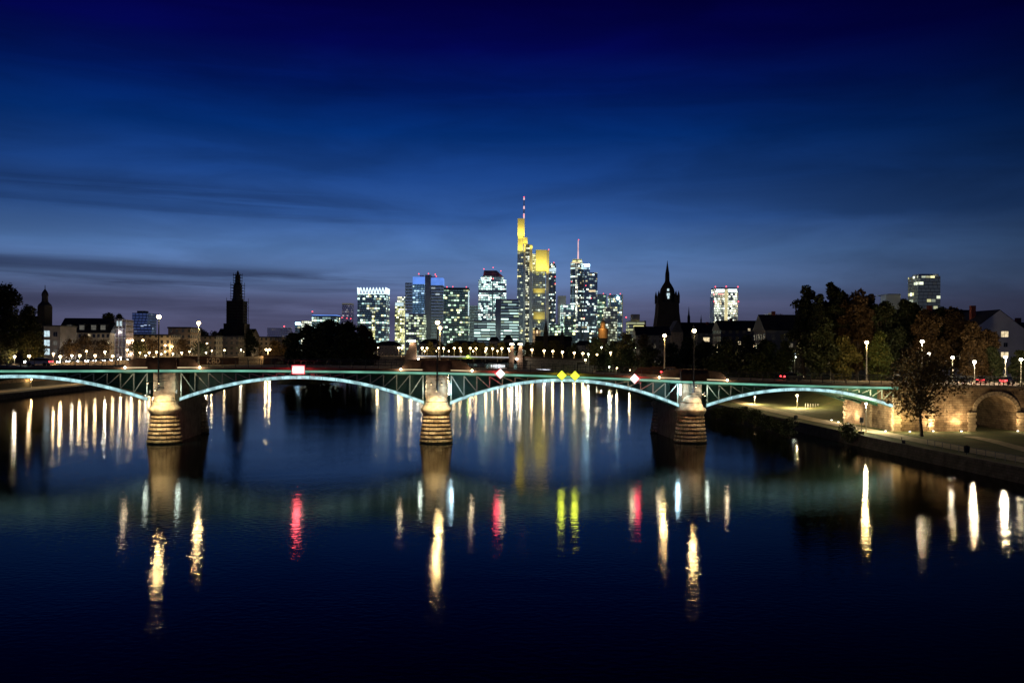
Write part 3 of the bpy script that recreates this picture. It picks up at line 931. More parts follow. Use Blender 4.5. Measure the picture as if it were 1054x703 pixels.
# pier floodlights, mounted on small brackets in front of the shaft
WARM = (1.0, 0.74, 0.38); YEL = (1.0, 0.80, 0.42); CY = (0.55, 0.85, 1.0)
def fixture(t, s, z, power, color, aim, spot=70, lens='lamp_warm', rad=0.18, blend=0.8):
    b_ = MB().box(t - 0.14, t + 0.14, s - 0.12, s + 0.12, z + 0.02, z + 0.3)
    fo = b_.build('floodlight', M['steel_dark'], bridge, True)
    MB().box(t - 0.1, t + 0.1, s - 0.1, s + 0.1, z - 0.01, z + 0.015).build('lens', M[lens], fo, True)
    point(bridge, (t, s, z - 0.12), power, color, rad, local=True, spot=spot, aim=aim, blend=blend)
for i, t0 in enumerate(PT):
    if i in (0, 1, 2):
        k = 1.0
        fixture(t0 - 0.9, -6.2, 10.6, 4600 * k, YEL, (0.08, 0.62, -1), 90)
        fixture(t0 + 0.9, -6.2, 10.6, 4600 * k, YEL, (-0.08, 0.62, -1), 90)
        fixture(t0 + 0.0, -5.2, 9.4, 900 * k, (1.0, 0.70, 0.48), (0, 1, 0.30), 110)
        arm = MB()
        for sx in (-0.9, 0.9):
            arm.tube((t0 + sx * 0.8, -0.3, 10.9), (t0 + sx, -6.2, 10.85), 0.05)
        arm.tube((t0, -0.3, 9.75), (t0, -5.2, 9.72), 0.05)
        arm.build('bracket', M['steel_dark'], bridge, True)
    else:
        fixture(t0 + 1.6, -2.9, 8.6, 700, (1.0, 0.82, 0.5), (-0.4, 0.6, -0.9), 110)
        fixture(t0 - 0.2, -3.6, 10.2, 620, (1.0, 0.80, 0.66), (0, 0.8, -0.45), 120)
        fixture(t0 + 0.6, -5.0, 9.0, 700, (1.0, 0.62, 0.3), (-0.05, 0.45, -1), 90)
        arm = MB()
        arm.tube((t0 + 1.5, -0.3, 8.85), (t0 + 1.6, -2.9, 8.82), 0.05).tube((t0 - 0.2, -0.3, 10.45), (t0 - 0.2, -3.6, 10.42), 0.05).tube((t0 + 0.6, -0.3, 9.3), (t0 + 0.6, -5.0, 9.22), 0.05)
        arm.build('bracket', M['steel_dark'], bridge, True)
# cold lamps that wash the trusses beside the piers
for t0, sx, pw in ((PT[1], -1, 110), (PT[1], 1, 160), (PT[2], -1, 160), (PT[2], 1, 420), (PT[3], -1, 520), (PT[3], 1, 160)):
    t = t0 + sx * 2.25
    lt = MB().box(t - 0.10, t + 0.10, -0.62, -0.44, 8.6, 10.6 if pw > 300 else 9.2)
    lt.build('truss_light', M['flood_cyan'] if pw > 300 else M['steel_grey'], bridge, True)
    point(bridge, (t + sx * 0.5, -1.1, 9.6), pw, CY if pw > 300 else (0.8, 0.95, 0.8), 0.2, local=True)

# navigation marks hung on the bridge
def diamond(label, px, py, kind):
    t, z = bt(px, py, -1.05)
    x, y, _ = bw(t, -1.05, z)
    o = thing('navigation_sign', label, 'sign', (x, y, z), TH)
    h = 0.88
    if kind == 'yellow':
        MB().loft([[(-h, -0.05, 0), (0, -0.05, -h), (h, -0.05, 0), (0, -0.05, h)], [(-h, 0.05, 0), (0, 0.05, -h), (h, 0.05, 0), (0, 0.05, h)]]).build('lit_panel', M['sign_yellow'], o, True)
        k_ = h * 1.12
        MB().loft([[(-k_, 0.052, 0), (0, 0.052, -k_), (k_, 0.052, 0), (0, 0.052, k_)], [(-k_, 0.09, 0), (0, 0.09, -k_), (k_, 0.09, 0), (0, 0.09, k_)]]).build('frame', M['steel_dark'], o, True)
        point(o, (0, -0.7, 0), 320, (0.75, 0.85, 0.05), 0.5, local=True)
    else:
        sgn = -1 if kind == 'red_left' else 1
        MB().loft([[(-h * .96, -0.09, 0), (0, -0.09, -h), (h * .96, -0.09, 0), (0, -0.09, h)], [(-h * .96, 0.05, 0), (0, 0.05, -h), (h * .96, 0.05, 0), (0, 0.05, h)]]).build('white_panel', M['sign_white'], o, True)
        MB().loft([[(sgn * h * 1.12, -0.07, 0), (0.30 * sgn * h, -0.07, h * .86), (0.02 * sgn, -0.07, h * 1.08), (sgn * h * 1.25, -0.07, 0), (0.02 * sgn, -0.07, -h * 1.08), (0.30 * sgn * h, -0.07, -h * .86)][:6],
                   [(sgn * h * 1.12, 0.07, 0), (0.30 * sgn * h, 0.07, h * .86), (0.02 * sgn, 0.07, h * 1.08), (sgn * h * 1.25, 0.07, 0), (0.02 * sgn, 0.07, -h * 1.08), (0.30 * sgn * h, 0.07, -h * .86)]]).build('red_border', M['sign_red'], o, True)
        point(o, (sgn * 0.5, -0.8, 0.1), 330, (1.0, 0.06, 0.10), 0.5, local=True)
        point(o, (-sgn * 0.4, -0.8, 0.0), 130, (1.0, 0.75, 0.4), 0.4, local=True)
    MB().box(-0.06, 0.06, 0.095, 0.16, -0.5, 1.0).build('mounting_bar', M['steel_dark'], o, True)
    return o
M['sign_yellow'] = emit('sign_yellow', (0.86, 0.95, 0.04), 1.15)
M['sign_white'] = emit('sign_white', (1.0, 0.93, 0.88), 1.6)
M['sign_red'] = emit('sign_red', (0.9, 0.02, 0.05), 0.9)
M['sign_pink'] = emit('sign_pink', (1.0, 0.62, 0.60), 1.35)
diamond('lit white diamond sign with red left edge hanging nearest the middle pier', 515, 384.6, 'red_left')
diamond('lit white diamond sign with red right edge hanging left of the right pier', 653, 389.8, 'red_right')
diamond('left one of two lit yellow diamond signs over the middle arch', 578.2, 386.4, 'yellow')
diamond('right one of two lit yellow diamond signs over the middle arch', 591.8, 386.8, 'yellow')
t, z = bt(307, 380.6, -1.1)
x, y, _ = bw(t, -1.1, z)
ns = thing('navigation_sign', 'glowing red and white rectangular no entry sign over the left arch crown', 'sign', (x, y, z), TH)
MB().box(-1.02, 1.02, -0.05, 0.05, -0.68, 0.68).build('white_panel', M['sign_white'], ns, True)
for za in (0.34, -0.68):
    MB().box(-1.02, 1.02, -0.06, -0.052, za, za + .34).build('red_band', M['sign_pink'], ns, True)
fr_ = MB()
fr_.box(-1.14, 1.14, -0.07, 0.06, 0.69, 0.80).box(-1.14, 1.14, -0.07, 0.06, -0.80, -0.69).box(-1.14, -1.03, -0.07, 0.06, -0.69, 0.69).box(1.03, 1.14, -0.07, 0.06, -0.69, 0.69)
fr_.build('red_frame', M['sign_red'], ns, True)
for bx in (-0.7, 0.6):
    MB().box(bx, bx + .1, 0.06, 0.16, -0.5, 1.0).build('mounting_bar', M['steel_dark'], ns, True)
point(ns, (0, -1.0, 0), 700, (1.0, 0.07, 0.09), 0.6, local=True)

# ------------------------------------------------------------------ stone abutment and ramp
ab = thing('stone_abutment', 'warm lit sandstone abutment and ramp with round arch right of the steel bridge', 'abutment', tuple(BO), TH)
ta1 = bt(1004, 440)[0]; ta2 = bt(1046, 440)[0]
tm = (ta1 + ta2) / 2; ra = (ta2 - ta1) / 2
ztop = lambda t: zg(t) + 0.2
zsp = bt(1004, 424)[1]; zcr = bt(1025, 407)[1]
def arch_z(t):
    k = max(0.0, 1 - ((t - tm) / ra) ** 2)
    return zsp + (zcr - zsp) * math.sqrt(k)
wl_ = MB()
ZB = 1.2
def wallface(mb, t0, t1, s, zb, flip=False):
    ts = tstep(t0, t1, 3.0)
    for a, b in zip(ts[:-1], ts[1:]):
        q = [(a, s, zb), (b, s, zb), (b, s, ztop(b)), (a, s, ztop(a))]
        mb.add(q if not flip else q[::-1], [(0, 1, 2, 3)])
for s, fl in ((0.0, False), (20.0, True)):
    wallface(wl_, TA, ta1, s, ZB, fl)
    wallface(wl_, ta2, TEND, s, ZB, fl)
    ts = tstep(ta1, ta2, 0.5)
    for a, b in zip(ts[:-1], ts[1:]):
        q = [(a, s, arch_z(a)), (b, s, arch_z(b)), (b, s, ztop(b)), (a, s, ztop(a))]
        wl_.add(q if not fl else q[::-1], [(0, 1, 2, 3)])
ts = tstep(ta1, ta2, 0.5)
for a, b in zip(ts[:-1], ts[1:]):
    wl_.add([(a, 0, arch_z(a)), (a, 20, arch_z(a)), (b, 20, arch_z(b)), (b, 0, arch_z(b))], [(0, 1, 2, 3)])
wl_.add([(ta1, 0, ZB), (ta1, 20, ZB), (ta1, 20, zsp), (ta1, 0, zsp)], [(3, 2, 1, 0)])
wl_.add([(ta2, 0, ZB), (ta2, 20, ZB), (ta2, 20, zsp), (ta2, 0, zsp)], [(0, 1, 2, 3)])
wl_.add([(TA, 0, ZB), (TA, 20, ZB), (TA, 20, ztop(TA)), (TA, 0, ztop(TA))], [(3, 2, 1, 0)])
wl_.build('masonry_wall', M['abutment_stone'], ab, True, uv=True)
vs_ = MB()
nv = 19
for i in range(nv):
    a0 = math.pi * (1 - (i + 0.08) / nv); a1 = math.pi * (1 - (i + 0.92) / nv)
    pt = lambda a, k: (tm + (ra + k) * math.cos(a), zsp + (zcr - zsp + k) * math.sin(a))
    q = [pt(a0, 0.02), pt(a1, 0.02), pt(a1, 0.75), pt(a0, 0.75)]
    vs_.loft([[(x, -0.16, z) for x, z in q], [(x, 0.15, z) for x, z in q]])
vs_.build('voussoirs', M['quoin_stone'], ab, True)
def quoin(t0, t1, s0, s1, zt, name='quoin_pier'):
    q = MB()
    z = 1.6; k = 0
    while z < zt:
        e = 0.10 if k % 2 == 0 else -0.06
        q.box(t0 - e, t1 + e, s0 - e * 0.5, s1, z + 0.04, min(z + 0.52, zt))
        z += 0.56; k += 1
    q.build(name, M['quoin_stone'], ab, True)
quoin(TA - 0.35, TA + 1.1, -0.5, 0.3, 8.2)
quoin(TA - 0.35, TA + 1.1, 19.7, 20.5, 8.2)
quoin(TA - 0.45, TA + 0.1, 8.6, 10.2, 8.0)
for px in (957.5,):
    tq = bt(px, 440)[0]; quoin(tq - 0.5, tq + 0.5, -0.35, 0.1, ztop(tq) - 0.6)
quoin(ta1 - 1.5, ta1 - 0.1, -0.35, 0.12, zsp)
quoin(ta2 + 0.1, ta2 + 1.5, -0.35, 0.12, zsp)
cor = MB()
for a, b in zip(tstep(TA + 1.2, TEND, 4.0)[:-1], tstep(TA + 1.2, TEND, 4.0)[1:]):
    cor.loft([[(t, -0.45, ztop(t) + 0.002), (t, 20.45, ztop(t) + 0.002), (t, 20.45, ztop(t) + 0.5), (t, -0.45, ztop(t) + 0.5)] for t in (a, b)])
cor.build('ramp_deck', M['sandstone_dark'], ab, True)
for s in (-0.2, 20.2):
    rp = MB()
    ts = tstep(TA + 1.3, TEND, 3)
    ribbon(rp, ts, lambda t: ztop(t) + 1.55, lambda t: ztop(t) + 1.7, s - .07, s + .07)
    ribbon(rp, ts, lambda t: ztop(t) + 0.95, lambda t: ztop(t) + 1.02, s - .04, s + .04)
    t = TA + 1.4
    while t < TEND:
        rp.box(t - .06, t + .06, s - .06, s + .06, ztop(t) + 0.5, ztop(t) + 1.68)
        t += 0.9
    rp.build('ramp_railing', M['steel_dark'], ab, True)

# ground floodlights along the abutment
def uplight(label, px, py, power, s, color=WARM, spot=125, aim=None, name='ground_floodlight'):
    t, z = bt(px, py, s)
    x, y, _ = bw(t, s, 2.0)
    o = thing(name, label, 'floodlight', (x, y, 2.05), TH, 'floodlights on the ground along the stone abutment')
    MB().loft([[(-.2, -.14, 0), (.2, -.14, 0), (.2, .14, 0), (-.2, .14, 0)], [(-.2, -.14, .2), (.2, -.14, .2), (.2, .18, .32), (-.2, .18, .32)]]).build('housing', M['steel_dark'], o, True)
    MB().box(-.17, .17, -.185, -.145, .04, .2).build('lens', M['flood_white'], o, True)
    point(o, (0, 0.0, 0.55), power * 4.5, color, 0.12, local=True, spot=spot, aim=aim or (0, 0.42, 1), blend=1.0)
    point(o, (0, -0.5, 0.9), power * 0.9, color, 0.15, local=True)
    return o
uplight('floodlight at the foot of the abutment corner beside the arch end', 911, 441, 420, -1.4, aim=(0.35, 0.5, 1))
uplight('dim floodlight on the grass between bridge end and the lone tree', 936, 446, 330, -2.6, (1.0, 0.80, 0.35))
point(bpy.data.objects['ground_floodlight.001'], (-0.4, -0.6, 1.0), 3200, (1, .74, .36), .2, local=True, spot=110, aim=(0.75, -0.15, 1), blend=1.0)  # extra spot, added here to brighten the lone tree
uplight('floodlight at the quoined pilaster just right of the lone tree', 960, 447, 300, -1.5)
uplight('bright floodlight on the wall just left of the tunnel arch', 989, 446.5, 480, -1.8, (1.0, 0.76, 0.40))
uplight('floodlight at the quoined jamb right of the tunnel arch', 1047, 446, 200, -1.5)
uplight('white floodlight at the nearest pillar under the last steel arch', 873, 434.5, 400, 15.0, (1.0, 0.78, 0.45), aim=(0.6, 0.1, 1))
uplight('white floodlight between two pillars under the last steel arch', 862.5, 432.5, 300, 19.0, (1.0, 0.8, 0.5), aim=(0.6, 0.1, 1))
uplight('farthest white floodlight under the last steel arch by the path', 855.5, 429, 220, 24.0, (1.0, 0.85, 0.6), aim=(0.3, -0.3, 1))
tl = thing('tunnel_lamp', 'small bright wall lamp on the left jamb inside the tunnel arch', 'lamp', bw(ta1 + 0.25, 3.0, zsp - 0.9), TH)
MB().box(-.12, .05, -.1, .1, -.2, .2).build('bracket', M['steel_dark'], tl, True)
MB().ball((.16, 0, 0), .2).build('globe', M['lamp_white'], tl, True)
point(tl, (0.5, -0.2, 0), 60, (1, .85, .6), .15, local=True)

# ------------------------------------------------------------------ street lamps
def lamp(label, X, Y, zb, zt, power, group, globe=0.34, post='post_pale', em='lamp_warm', color=WARM, r=0.09, name='street_lamp', arm=0.0):
    o = thing(name, label, 'lamp', (X, Y, zb), 0, group)
    h = zt - zb
    MB().lathe(0, 0, [(r * 2.2, 0), (r * 2.2, 0.25), (r * 1.5, 0.4), (r * 1.2, h * 0.3), (r * 0.8, h - globe * 1.1)], 8).build('post', M[post], o, True)
    if arm:
        MB().tube((0, 0, h - globe * 1.15), (arm, 0, h - globe * 0.9), r * 0.7).build('arm', M[post], o, True)
    cap = MB().lathe(arm, 0, [(globe * 0.62, h + globe * 0.70), (globe * 0.66, h + globe * 0.78), (globe * 0.45, h + globe * 1.0), (globe * 0.12, h + globe * 1.12)], 10)
    cap.build('hood', M['steel_dark'], o, True)
    MB().ball((arm, 0, h), globe, 10, 6, 0.85).build('globe', M[em], o, True, smooth=True)
    if power:
        point(o, (arm, 0, h - globe * 1.5), power, color, globe * 0.8, local=True)
    return o
def plamp(label, px, py, Y, zb, power, group, **k):
    X, Z = at(px, py, Y)
    return lamp(label, X, Y, zb, Z, power, group, **k)

GB = 'lamps on the steel arch bridge'
for (px, py, s, lab, post, zoff) in (
        (163.5, 326, -2.2, 'tall dark lamp post standing on the front of the left pier', 'steel_dark', None),
        (204.5, 332.5, 20.3, 'pale lamp post on the far parapet behind the left pier', 'post_pale', 0.7),
        (450.3, 332.0, -2.0, 'tall dark lamp post standing on the front of the middle pier', 'steel_dark', None),
        (452.8, 337.5, 20.3, 'pale lamp post on the far parapet behind the middle pier', 'post_pale', 0.7),
        (714.5, 340.5, -2.2, 'tall dark lamp post standing on the front of the right pier', 'steel_dark', None),
        (684, 345.5, 20.3, 'pale lamp post on the far parapet left of the right pier', 'post_pale', 0.7),
        (892, 352.5, 20.3, 'pale lamp post at the tree side where the bridge meets the ramp', 'post_pale', 0.7)):
    t, z = bt(px, py, s)
    x, y, _ = bw(t, s, 0)
    zb = 9.2 if zoff is None else zg(t) + 0.7
    o = lamp(lab, x, y, zb, z, 4200 if px > 800 else 2500, GB, color=(1.0, .70, .28), globe=0.40, post=post, r=0.12, arm=0.0)
    if zoff is None:   # arms that hold the post to the pier
        MB().tube((0, 0, 0.4), (0.15, 2.0, 0.4), 0.05).tube((0, 0, 2.0), (0.15, 1.9, 2.0), 0.05).box(-.35, .35, -.08, .08, 1.95, 2.05).box(-.5, .3, -.08, .08, .55, .65).build('bracket', M['steel_dark'], o, True)

GQ = 'lamps along the right bank street'
for px, py, s_, pw, lab in ((949.2, 351.5, -0.6, 2600, 'higher of the two lamps glowing over the lone tree crown'),
                           (956.0, 364.5, 0.9, 900, 'lower of the two lamps glowing through the lone tree crown'),
                           (980.5, 368, 18, 1300, 'street lamp behind the ramp just left of the white house'),
                           (1003, 372.5, 14, 5200, 'street lamp in front of the white house left of its lit windows'),
                           (1035, 367.5, 14, 5200, 'street lamp standing below the lit windows of the white house'),
                           (1051, 370, 18, 600, 'rightmost street lamp beside the white house at the picture edge')):
    t, z = bt(px, py, s_)
    x, y, _ = bw(t, s_, 0)
    lamp(lab, x, y, ztop(t) + .5, z, pw, GQ, globe=0.36, em='lamp_white', color=(1, .80, .50), r=0.08)
GP = 'lamps along the riverside path'
plamp('path lamp with pale green light in front of the abutment wall', 891.5, 415.5, 168, 2.05, 5000, GP, globe=0.24, em='lamp_white', color=(1, .9, .55), r=0.06)
plamp('path lamp standing on the lawn under the last arch', 820.5, 407, 235, 2.05, 14000, GP, globe=0.34, em='lamp_warm', color=(1, .78, .36), r=0.07)
plamp('dim path lamp far under the last arch near the right pier', 777, 408.5, 250, 2.05, 6000, GP, globe=0.22, em='lamp_warm', color=(1, .78, .36), r=0.06)
plamp('greenish lamp among the big trees behind the bridge end', 883.5, 370.5, 222, 9.0, 500, GQ, globe=0.3, em='lamp_green', color=(.85, 1, .7))

# ------------------------------------------------------------------ right bank furniture
def pground(px, py, z):
    Y = 200.0
    for _ in range(40):
        X, Z = at(px, py, Y)
        Y *= (CAMH - z) / max(0.1, CAMH - Z)
    return at(px, py, Y)[0], Y
def bin_(label, px, py):
    X, Y = pground(px, py, 2.05)
    o = thing('litter_bin', label, 'bin', (X, Y, 2.05), 0.3, 'litter bins along the riverside path')
    MB().lathe(0, 0, [(.06, 0), (.06, .25), (.36, .3), (.42, 1.05), (.40, 1.08)], 12).build('basket', M['steel_dark'], o, True)
    MB().lathe(0, 0, [(.44, 1.1), (.42, 1.2), (.2, 1.36), (.02, 1.4)], 12).build('lid', M['rubber'], o, True)
    return o
bin_('dark litter bin beside the path in front of the tunnel arch', 995, 468)
bin_('dark litter bin on the grass strip under the last arch', 819, 434)
bin_('dark litter bin by the water below the right pier', 768, 424)
X, Y = pground(886.5, 446, 2.05)
sg = thing('path_sign', 'white information board on a post in front of the abutment', 'sign', (X, Y, 2.05), 0.1)
MB().tube((0, 0, 0), (0, 0, 2.9), .05).build('post', M['steel_dark'], sg, True)
MB().box(-.38, .38, -.08, -.055, 1.9, 2.9).build('board', mat('board', (.5, .5, .46), .6), sg, True)
MB().box(-.25, .25, -.0802, -.082, 2.15, 2.3).box(-.25, .25, -.0802, -.082, 2.4, 2.6).build('print', M['steel_dark'], sg, True)
MB().lathe(0, 0, [(.5, 0), (.55, .35), (.45, .4)], 10).build('footing', M['sandstone_dark'], sg, True)
fn = thing('path_railing', 'low thin railing along the lawn edge by the river at right', 'railing', (redge(130) + 2.6, 130, 2.0))
fb = MB()
prev = None
for k in range(20):
    y = 104 + k * 2.1
    x = redge(y) + 2.4
    fb.tube((x, y, 1.9), (x, y, 3.05), .045)
    if prev:
        fb.tube((prev[0], prev[1], 3.02), (x, y, 3.02), .035).tube((prev[0], prev[1], 2.5), (x, y, 2.5), .02)
    prev = (x, y)
fb.build('rails', M['steel_grey'], fn)
for k in range(6):
    X, Y = pground(829 + 2.6 * k, 419.2, 2.05)
    b_ = MB().lathe(X, Y, [(.13, 2.0), (.13, 2.95), (.09, 3.05), (.02, 3.08)], 8).build('bollard', M['steel_grey'])
    tag(b_, ORD[k] + ' grey bollard from the left in the row under the last arch', 'bollard', 'bollards under the last arch')
# bench facing the river
X, Y = pground(930, 456, 2.05)
bn = thing('park_bench', 'dark bench on the lawn left of the lone tree facing the river', 'bench', (X, Y, 2.05), 1.2)
MB().box(-.9, .9, -.25, .25, .42, .48).build('seat', M['bark'], bn, True)
MB().box(-.9, .9, .26, .31, .55, .95).build('backrest', M['bark'], bn, True)
for sx in (-.7, .7):
    MB().box(sx - .04, sx + .04, -.22, .25, 0, .42).build('leg', M['steel_dark'], bn, True)

# ------------------------------------------------------------------ vehicles
def make_car(label, loc, rot, paint='car_paint', lights='head', group=None, pw=0):
    o = thing('parked_car' if lights == 'off' else 'car', label, 'car', loc, rot, group)
    secs = [(-2.15, .45, .75, .78), (-2.05, .32, .95, .86), (-1.2, .28, 1.0, .9), (1.0, .28, .98, .9), (2.0, .3, .85, .86), (2.2, .42, .68, .76)]
    MB().loft([[(-w, y, z0), (w, y, z0), (w, y, (z0 + z1) / 2 + .1), (w * .9, y, z1), (-w * .9, y, z1), (-w, y, (z0 + z1) / 2 + .1)] for y, z0, z1, w in secs]).build('body', M[paint], o, True, smooth=False)
    MB().loft([[(-.8, -1.7, .97), (.8, -1.7, .97), (.8, .95, .97), (-.8, .95, .97)], [(-.66, -1.2, 1.42), (.66, -1.2, 1.42), (.66, .25, 1.42), (-.66, .25, 1.42)]]).build('cabin', M['car_glass'], o, True)
    MB().box(-.64, .64, -1.15, .2, 1.421, 1.46).build('roof', M[paint], o, True)
    for sx in (-1, 1):
        for yy in (-1.35, 1.35):
            MB().loft([[(sx * .90 + dx, yy + .33 * math.cos(a), .33 + .33 * math.sin(a)) for a in [2 * math.pi * q / 12 for q in range(12)]] for dx in (-.1, .1)]).build('wheel', M['rubber'], o, True)
        MB().ball((sx * .62, 2.16, .68), .20, 8, 5).build('headlight', M['head_light'] if lights in ('head', 'both') else M['steel_grey'], o, True)
        MB().box(sx * .62 - .2, sx * .62 + .2, -2.2, -2.1, .68, .9).build('tail_light', M['tail_light'] if lights in ('tail', 'both') else M['brick_red'], o, True)
    if pw:
        col = (0.85, 0.93, 1.0) if lights == 'head' else (1, .05, .05)
        point(o, (0, 2.7 if lights == 'head' else -2.6, .7), pw, col, .3, local=True)
    return o
GC = 'cars queuing on the left bank road with headlights on'
clab = ['nearest car of the queue on the left bank road', 'second car of the queue on the left bank road', 'third car of the queue on the left bank road', 'fourth car of the queue on the left bank road',
        'fifth car of the queue on the left bank road', 'sixth car of the queue on the left bank road', 'seventh car of the queue on the left bank road', 'eighth car of the queue on the left bank road', 'last car of the queue on the left bank road']
for k in range(9):
    y = 372 + k * 8.5
    make_car(clab[k] + ', white headlights on', (ledge(y) - 19.3 + 0.4 * (k % 2), y, 9.37), math.pi, 'car_paint' if k % 3 else 'car_paint_silver', 'head', GC, 420)
make_car('dark car with lit headlights waiting far off behind the left pier', (-215, 610, 9.37), math.pi, 'car_paint', 'head', None, 700)
make_car('dark car showing red tail lights far off behind the left pier', (-219, 622, 9.37), 0, 'car_paint', 'tail', None, 500)
t, z = bt(691, 376.6, 14.0)
x, y, _ = bw(t, 14.0, 0)
make_car('dark car on the bridge with red tail lights left of the right pier', (x, y, zg(t) + .72), TH - R(60), 'car_paint', 'tail', None, 150)
t, z = bt(1011, 394, 12.0)
x, y, _ = bw(t, 12.0, 0)
make_car('dark car with red tail lights on the ramp above the tunnel arch', (x, y, ztop(t) + .5), TH - R(40), 'car_paint', 'tail', None, 120)
t, z = bt(1036, 393, 9.0)
x, y, _ = bw(t, 9.0, 0)
make_car('silver car with red tail lights on the ramp at the right edge', (x, y, ztop(t) + .5), TH - R(50), 'car_paint_silver', 'tail', None, 80)
t, z = bt(40, 372, 12.0)
x, y, _ = bw(t, 12.0, 0)
make_car('silver car driving left on the bridge near the left picture edge', (x, y, zg(t) + .72), TH + R(90), 'car_paint_silver', 'both', None, 0)
x, y, _ = bw(bt(815, 384, 12)[0], 12.0, 0)
make_car('dark car with red tail lights on the bridge over the last arch', (x, y, zg(bt(815, 384, 12)[0]) + .72), TH - R(75), 'car_paint', 'tail', None, 40)

# ------------------------------------------------------------------ left bank: quay wall, buildings, lamps
qw = thing('quay_wall', 'dark stone quay wall lit by lamps below the left bank road', 'wall', (ledge(400) - 14, 400, 1.6))
q = MB()
ys = list(range(200, 660, 10))
for a, b in zip(ys[:-1], ys[1:]):
    q.loft([[(ledge(y) - 14.6, y, 1.0), (ledge(y) - 13.9, y, 1.0), (ledge(y) - 13.9, y, 9.9), (ledge(y) - 14.6, y, 9.9)] for y in (a, b)])
q.build('masonry', M['abutment_stone'], qw, uv=True)
GL = 'lamps at the foot of the left quay wall'
for px, py, Y, lab, pw in ((23.5, 393, 283, 'amber lamp at the quay wall foot nearest the left picture edge', 420), (37.5, 393, 300, 'bright amber lamp at the quay wall foot under the left arch crown', 900),
                       (65.5, 392, 330, 'amber lamp post on the quay right of the left arch crown', 700)):
    X = ledge(Y) - 12.6
    Z = at(px, py, Y)[1]
    lamp(lab, X, Y, 1.65, max(4.4, Z), pw, GL, globe=0.3, em='lamp_warm', color=(1, .66, .26), r=.07)

def window(parent, x, y, z, w, h, m, frame='steel_grey', sill=True):
    fr = MB()
    fr.box(x - w / 2 - .08, x + w / 2 + .08, y - .06, y + .1, z - h / 2 - .08, z - h / 2).box(x - w / 2 - .08, x + w / 2 + .08, y - .06, y + .1, z + h / 2, z + h / 2 + .08)
    fr.box(x - w / 2 - .08, x - w / 2, y - .06, y + .1, z - h / 2, z + h / 2).box(x + w / 2, x + w / 2 + .08, y - .06, y + .1, z - h / 2, z + h / 2)
    fr.box(x - .04, x + .04, y - .055, y + .1, z - h / 2, z + h / 2)
    fo = fr.build('window', M[frame], parent)
    MB().box(x - w / 2, x + w / 2, y - .02, y + .05, z - h / 2, z + h / 2).build('pane', M[m], fo)
    return fo

def gable_roof(mb, x0, x1, y0, y1, z0, z1, along='x', over=0.5):
    if along == 'x':
        ym = (y0 + y1) / 2
        mb.loft([[(x, y0 - over, z0), (x, y1 + over, z0), (x, ym, z1)] for x in (x0 - over, x1 + over)])
    else:
        xm = (x0 + x1) / 2
        mb.loft([[(x0 - over, y, z0), (x1 + over, y, z0), (xm, y, z1)][::-1] for y in (y0 - over, y1 + over)])

# white corner building with a cold lit stair window
Y = 378
X0, Zt = at(45, 336, Y); X1, _ = at(62, 336, Y)
wb = thing('corner_building', 'white corner building with cold lit windows stacked beside the leafy trees', 'building', ((X0 + X1) / 2, Y, 7.0))
MB().box(X0, X1, Y, Y + 14, 7, Zt).build('wall', mat('corner_plaster', (.26, .23, .21), .9, vary=.25, scale=.25), wb)
MB().box(X0 - .3, X1 + .3, Y - .3, Y + 14.3, Zt + .002, Zt + .5).build('roof', M['slate'], wb)
for py in (343.5, 353, 362):
    x, z = at(48.3, py, Y); window(wb, x, Y, z, 2.3, 2.5, 'win_cool')
for py in (344, 353, 362):
    x, z = at(57, py, Y); window(wb, x, Y, z, 1.6, 1.8, 'win_dim' if py != 344 else 'window_dark')

# long building with a dark roof and dormers
Y = 440
X0, Ze = at(60, 342.5, Y); X1, _ = at(113, 343.5, Y)
lb = thing('long_building', 'long cream building under a dark dormered roof behind rusty trees', 'building', ((X0 + X1) / 2, Y, 7.0))
MB().box(X0, X1, Y, Y + 15, 7, Ze).build('wall', M['plaster_cream'], lb)
rf = MB(); gable_roof(rf, X0, X1, Y, Y + 15, Ze + .002, at(80, 327, Y)[1], 'x', .6)
rfo = rf.build('roof', M['slate'], lb)
for px in (72.5, 85.3, 97.3, 107):
    x, z = at(px, 337, Y + 2)
    d = MB(); d.box(x - 1.5, x + 1.5, Y + 1.0, Y + 5.5, z - 1.7, z + 1.4); d.box(x - 1.7, x + 1.7, Y + .8, Y + 5.5, z + 1.402, z + 1.65)
    do = d.build('dormer', M['slate'], rfo)
    MB().box(x - 1.15, x + 1.15, Y + .93, Y + .99, z - 1.2, z + 1.0).build('dormer_window', M['win_dim'], do)
for k in range(11):
    for py, mm in ((345.6, 'win_dim'), (353, 'window_dark'), (361, 'window_dark')):
        x, z = at(63 + k * 4.8, py, Y)
        window(lb, x, Y, z, 1.1, 1.6, 'win_warm' if (k * 7 + int(py)) % 9 == 0 else ('win_dim' if py < 346 and k < 3 else 'window_dark'))

# glass stair tower with red side wall and purple room
Y = 445
X0, Zt = at(106, 341, Y); X1, _ = at(118.2, 341, Y); X2, Z2 = at(129.5, 329, Y)
gt = thing('glass_stair_tower', 'glazed stair tower with white steel frame beside purple lit windows', 'building', ((X0 + X2) / 2, Y, 7.0))
MB().box(X0, X1, Y, Y + 10, 7, Zt).build('side_wing', M['sandstone_dark'], gt)
xr0, zr = at(113.5, 331, Y); 
MB().box(xr0, X1 - .01, Y + .5, Y + 9, Zt + .002, zr).build('red_wall', M['brick_red'], gt)
tw = MB(); tw.box(X1, X2, Y + .3, Y + 9, 7, Z2)
tw.build('glazing', facade('stair_glazing', (.12, .09, .09), (.05, .04, .05), (.85, .80, .9), 1.8, 2.6, .18, .25, .03, 3.0), gt, uv=True)
fr = MB()
for k in range(4):
    x = X1 + (X2 - X1) * k / 3
    fr.box(x - .12, x + .12, Y - .1, Y + .29, 7, Z2 + .2)
